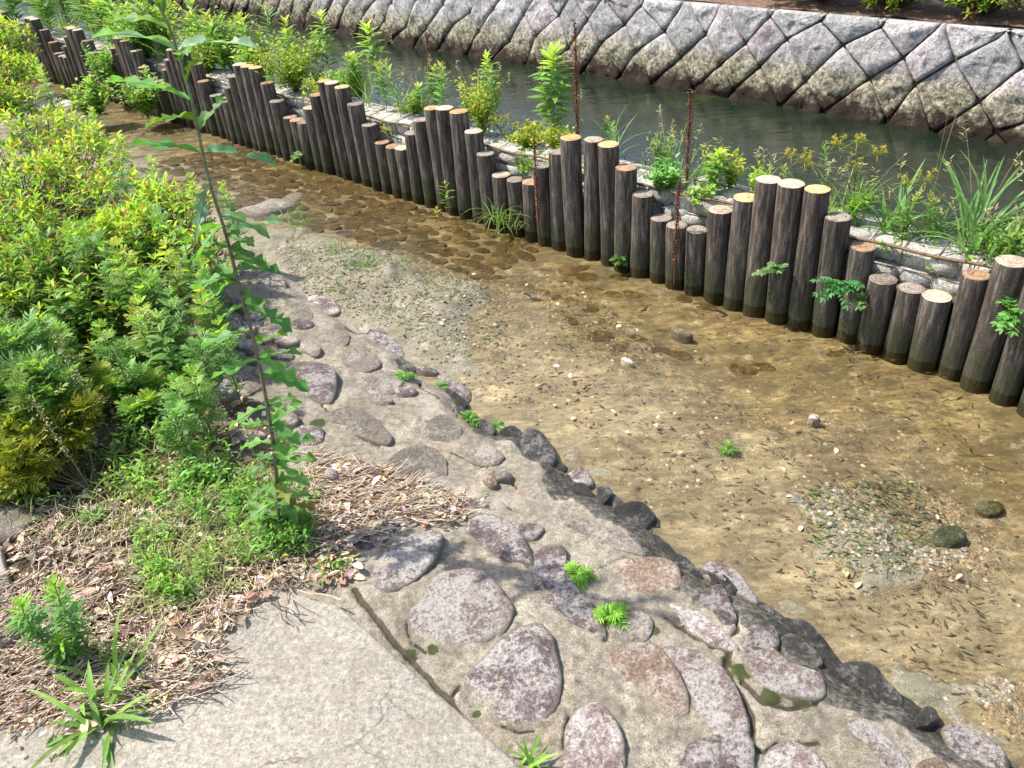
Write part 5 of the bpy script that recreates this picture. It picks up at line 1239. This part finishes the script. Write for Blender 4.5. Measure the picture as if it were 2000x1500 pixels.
def litter():
    a = Acc()
    areas = [([(-60, 1010), (200, 960), (420, 900), (600, 950), (620, 1060), (560, 1130), (470, 1200), (400, 1290), (290, 1330), (140, 1400), (-60, 1420)], 1900), ([(540, 1060), (690, 1060), (700, 1130), (640, 1160), (560, 1130)], 170), ([(300, 1180), (420, 1160), (560, 1130), (470, 1230), (380, 1330), (250, 1380)], 330),
             ([(610, 900), (760, 930), (920, 990), (880, 1020), (760, 1030), (640, 1090), (600, 1060)], 420), ([(0, 700), (450, 700), (560, 900), (200, 980), (0, 980)], 700), ([(600, 1000), (900, 960), (1010, 1000), (700, 1090)], 60), ([(250, 1330), (430, 1290), (470, 1330), (300, 1420)], 60), ([(-60, 1380), (150, 1380), (200, 1440), (-60, 1450)], 120)]
    for poly, n in areas:
        P = scatter(poly, n); P[:, 2] += rng.uniform(.002, .018, n)
        D = np.column_stack([rng.normal(0, 1, n), rng.normal(0, 1, n), rng.normal(0, .12, n)])
        pal = np.array([(.62, .50, .39), (.48, .36, .26), (.72, .61, .50), (.33, .22, .15), (.58, .42, .26), (.52, .43, .34)]); c = pal[rng.integers(0, 6, n)]
        leaves(a, tmpl_leaf(.5, 4, .35, -.2), P, D, rng.uniform(.006, .034, n)*rng.choice([.6, 1, 1.35], n), c, .25, .5)
    o = a.build('leaf_litter', DRY); tag(o, 'dead brown leaves covering the soil between the shrubs and the slab', 'leaf litter', kind='stuff')
    b = Acc()
    def twigs(poly, n, ang, da, L, rr=(.0008, .002)):
        P = scatter(poly, n)
        for p in P:
            t_ = ang+rng.normal(0, da); l_ = L*rng.uniform(.35, 1.2); u = np.linspace(-.5, .5, 5)
            q = np.column_stack([p[0]+np.cos(t_)*l_*u+rng.normal(0, .004, 5), p[1]+np.sin(t_)*l_*u+rng.normal(0, .004, 5), np.full(5, p[2])+rng.uniform(.004, .022)+u*rng.normal(0, .03)])
            g_ = rng.uniform(.7, 1.25); b.tube(q, rng.uniform(*rr), np.array([.62, .50, .38])*g_ if rng.random() < .8 else np.array([.22, .13, .09])*g_, 4)
    twigs([(600, 880), (760, 920), (930, 980), (900, 1020), (760, 1040), (620, 1095), (590, 1060)], 750, .15, .45, .13)
    twigs([(-60, 1150), (160, 1150), (200, 1400), (-60, 1430)], 1000, .65, .4, .13)
    twigs([(200, 1250), (430, 1280), (460, 1350), (260, 1420), (150, 1400)], 260, .1, .5, .12)
    twigs([(40, 1000), (620, 960), (600, 1120), (400, 1280), (40, 1300)], 1700, .6, .9, .08)
    twigs([(500, 1130), (700, 1080), (640, 1200), (560, 1260)], 10, -.9, .3, .13)
    tag(b.build('twig_litter', STEM), 'dry twigs and straw lying over the mortar bank and soil', 'twigs', kind='stuff')
    # creeping green ground cover
    g = Acc()
    for poly, n, sz, c in [([(250, 1050), (400, 930), (600, 960), (610, 1080), (520, 1110), (300, 1160)], 620, .012, (.19, .33, .06)), ([(500, 960), (610, 980), (615, 1085), (530, 1090)], 380, .012, (.14, .28, .05)), ([(350, 930), (450, 930), (480, 1050), (380, 1080)], 420, .013, (.17, .32, .07)), ([(300, 1110), (430, 1090), (420, 1160), (310, 1190)], 190, .012, (.2, .34, .05)), ([(210, 850), (420, 860), (520, 980), (330, 1040), (200, 960)], 560, .014, (.2, .34, .06)), ([(0, 880), (210, 850), (260, 980), (60, 1010)], 200, .014, (.2, .27, .06)),
                           ([(340, 1150), (460, 1120), (440, 1180), (360, 1210)], 200, .012, (.16, .27, .05))]:
        P0 = scatter(poly, n); P0 = P0[fbm(P0[:, 0]*18, P0[:, 1]*18, seed=88) > .02]; n = len(P0); k = 5; P = np.repeat(P0, k, 0)+np.column_stack([rng.normal(0, .009, n*k), rng.normal(0, .009, n*k), rng.uniform(.005, .07, n*k)])
        hh_ = rng.random(n*k) < .5
        for tmx, hq in ((LF_OVAL, hh_), (LF_HW, ~hh_)): leaves(g, tmx, P[hq]+np.column_stack([0*P[hq, 0], 0*P[hq, 0], (.0 if tmx is LF_OVAL else .03)*rng.random(hq.sum())]), np.column_stack([rng.normal(0, 1, hq.sum()), rng.normal(0, 1, hq.sum()), rng.uniform(.1, 1.4, hq.sum())]), (1 if tmx is LF_OVAL else 1.9)*sz*rng.uniform(.6, 1.3, hq.sum()), np.array(c)*1.15, .35)
        for p in P0[::2]:
            az = rng.uniform(0, 6.28); e_ = rng.uniform(.6, 1.4); blade(g, p, (math.cos(az)*math.cos(e_), math.sin(az)*math.cos(e_), math.sin(e_)), rng.uniform(.04, .11), .003, .9, np.array([.17, .28, .06])*rng.uniform(.7, 1.4), 5)
    for poly, n in (([(230, 900), (600, 930), (610, 1080), (330, 1120), (200, 1020)], 900), ([(0, 930), (230, 950), (230, 1080), (20, 1060)], 160), ([(280, 1080), (480, 1080), (450, 1190), (280, 1200)], 260)):
        for p in scatter(poly, n):
            az = rng.uniform(0, 6.28); e_ = rng.uniform(.5, 1.45); blade(g, p, (math.cos(az)*math.cos(e_), math.sin(az)*math.cos(e_), math.sin(e_)), rng.uniform(.04, .13), .0028, .9, np.array([(.22, .34, .08), (.42, .38, .18), (.30, .40, .10)][rng.integers(0, 3)])*rng.uniform(.7, 1.2), 5)
    tag(g.build('ground_cover', LEAF), 'low creeping green weeds between the dead leaves and the shrubs', 'ground cover', kind='stuff')
litter()
def gravel():
    a = Acc(); t8 = np.array([(1, 0, 0), (0, 1, 0), (-1, 0, 0), (0, -1, 0), (0, 0, .7), (.7, .7, .3), (-.7, .7, .3), (-.7, -.7, .3), (.7, -.7, .3)])
    T = np.array([(0, 5, 4), (5, 1, 4), (1, 6, 4), (6, 2, 4), (2, 7, 4), (7, 3, 4), (3, 8, 4), (8, 0, 4)])
    pal = np.array([(.27, .22, .15), (.17, .13, .085), (.40, .35, .28), (.22, .18, .16), (.30, .20, .12), (.08, .065, .04), (.20, .18, .10)])
    def sc(poly, n, smin, smax, maxdep=1.0):
        P = scatter(poly, n); P = P[P[:, 2] < .06]; n = len(P); M = np.zeros((n, 3, 3)); th = rng.uniform(0, 6.28, n); s_ = rng.uniform(smin, smax, n)*rng.uniform(.5, 1, n); e_ = rng.uniform(.55, 1, n)
        M[:, 0, 0] = np.cos(th)*s_; M[:, 0, 1] = -np.sin(th)*s_*e_; M[:, 1, 0] = np.sin(th)*s_; M[:, 1, 1] = np.cos(th)*s_*e_; M[:, 2, 2] = s_*.8
        P[:, 2] -= .001; a.bulk(t8, None, T, M, P, np.clip(pal[rng.integers(0, 7, n)]*(1+rng.normal(0, .15, (n, 1))), .02, .9))
    sc([(520, 470), (760, 480), (1150, 560), (1300, 700), (1100, 780), (960, 800), (780, 660), (600, 580)], 5200, .003, .012)
    sc([(960, 780), (1300, 700), (1700, 820), (1990, 900), (1990, 1200), (1700, 1130), (1350, 1050), (1080, 860)], 1300, .003, .012)
    sc([(1560, 960), (1780, 930), (1960, 1050), (1940, 1130), (1640, 1130)], 2600, .003, .011)
    sc([(1900, 1330), (2040, 1330), (2040, 1460), (1930, 1440)], 500, .003, .009)
    sc([(1300, 720), (1700, 760), (1980, 960), (1980, 1450), (1500, 1150), (1150, 850)], 900, .003, .010)
    k = MT('gravel', .8, .3); c = k.attr().outputs['Color']; k.base(k.mix(1, c, k.ramp(k.noise(120, 3, .7), [(.3, .55), (.7, 1.4)]), 'MULTIPLY'))
    tag(a.build('gravel', k.m, smooth=False), 'wet gravel and grit on the bars and bed of the shallow stream', 'gravel', kind='stuff')
    b = Acc()
    for poly, n, c in [([(540, 480), (760, 490), (960, 560), (1000, 660), (900, 700), (740, 620), (600, 580)], 2000, (.13, .17, .07)), ([(1080, 560), (1300, 640), (1280, 720), (1100, 700)], 200, (.18, .18, .08)), ([(1560, 960), (1760, 940), (1900, 1060), (1780, 1130), (1600, 1080)], 900, (.13, .15, .06)), ([(980, 700), (1700, 850), (1960, 1100), (1900, 1400), (1200, 900)], 420, (.10, .075, .04)), ([(1500, 1100), (1950, 1150), (1980, 1440), (1650, 1220)], 200, (.10, .075, .04)), ([(1200, 560), (1900, 760), (1980, 960), (1400, 700)], 220, (.12, .09, .04))]:
        P = scatter(poly, n); P = P[P[:, 2] < .05]; n = len(P); P[:, 2] = np.maximum(P[:, 2]+.003, -.012)
        fl = math.atan2(EV[1], EV[0]); th = fl+rng.normal(0, .6, n)
        leaves(b, LF_NARROW, P, np.column_stack([np.cos(th), np.sin(th), rng.normal(0, .15, n)]), rng.uniform(.010, .034, n), c, .35, .8)
    P = scatter([(600, 520), (1100, 560), (1900, 1000), (1960, 1400), (1200, 900), (800, 680)], 70); P = P[P[:, 2] < .05]; P[:, 2] = np.maximum(P[:, 2]+.004, .003); n = len(P)
    leaves(b, LF_WIDE, P, np.column_stack([rng.normal(0, 1, n), rng.normal(0, 1, n), rng.normal(0, .1, n)]), rng.uniform(.014, .03, n), np.array([(.62, .5, .32), (.55, .30, .14), (.6, .56, .48)])[rng.integers(0, 3, n)], .15)
    tag(b.build('stream_debris', DRY), 'plant scraps, moss shreds and fallen leaves caught in the shallow stream', 'plant debris', kind='stuff')
gravel()
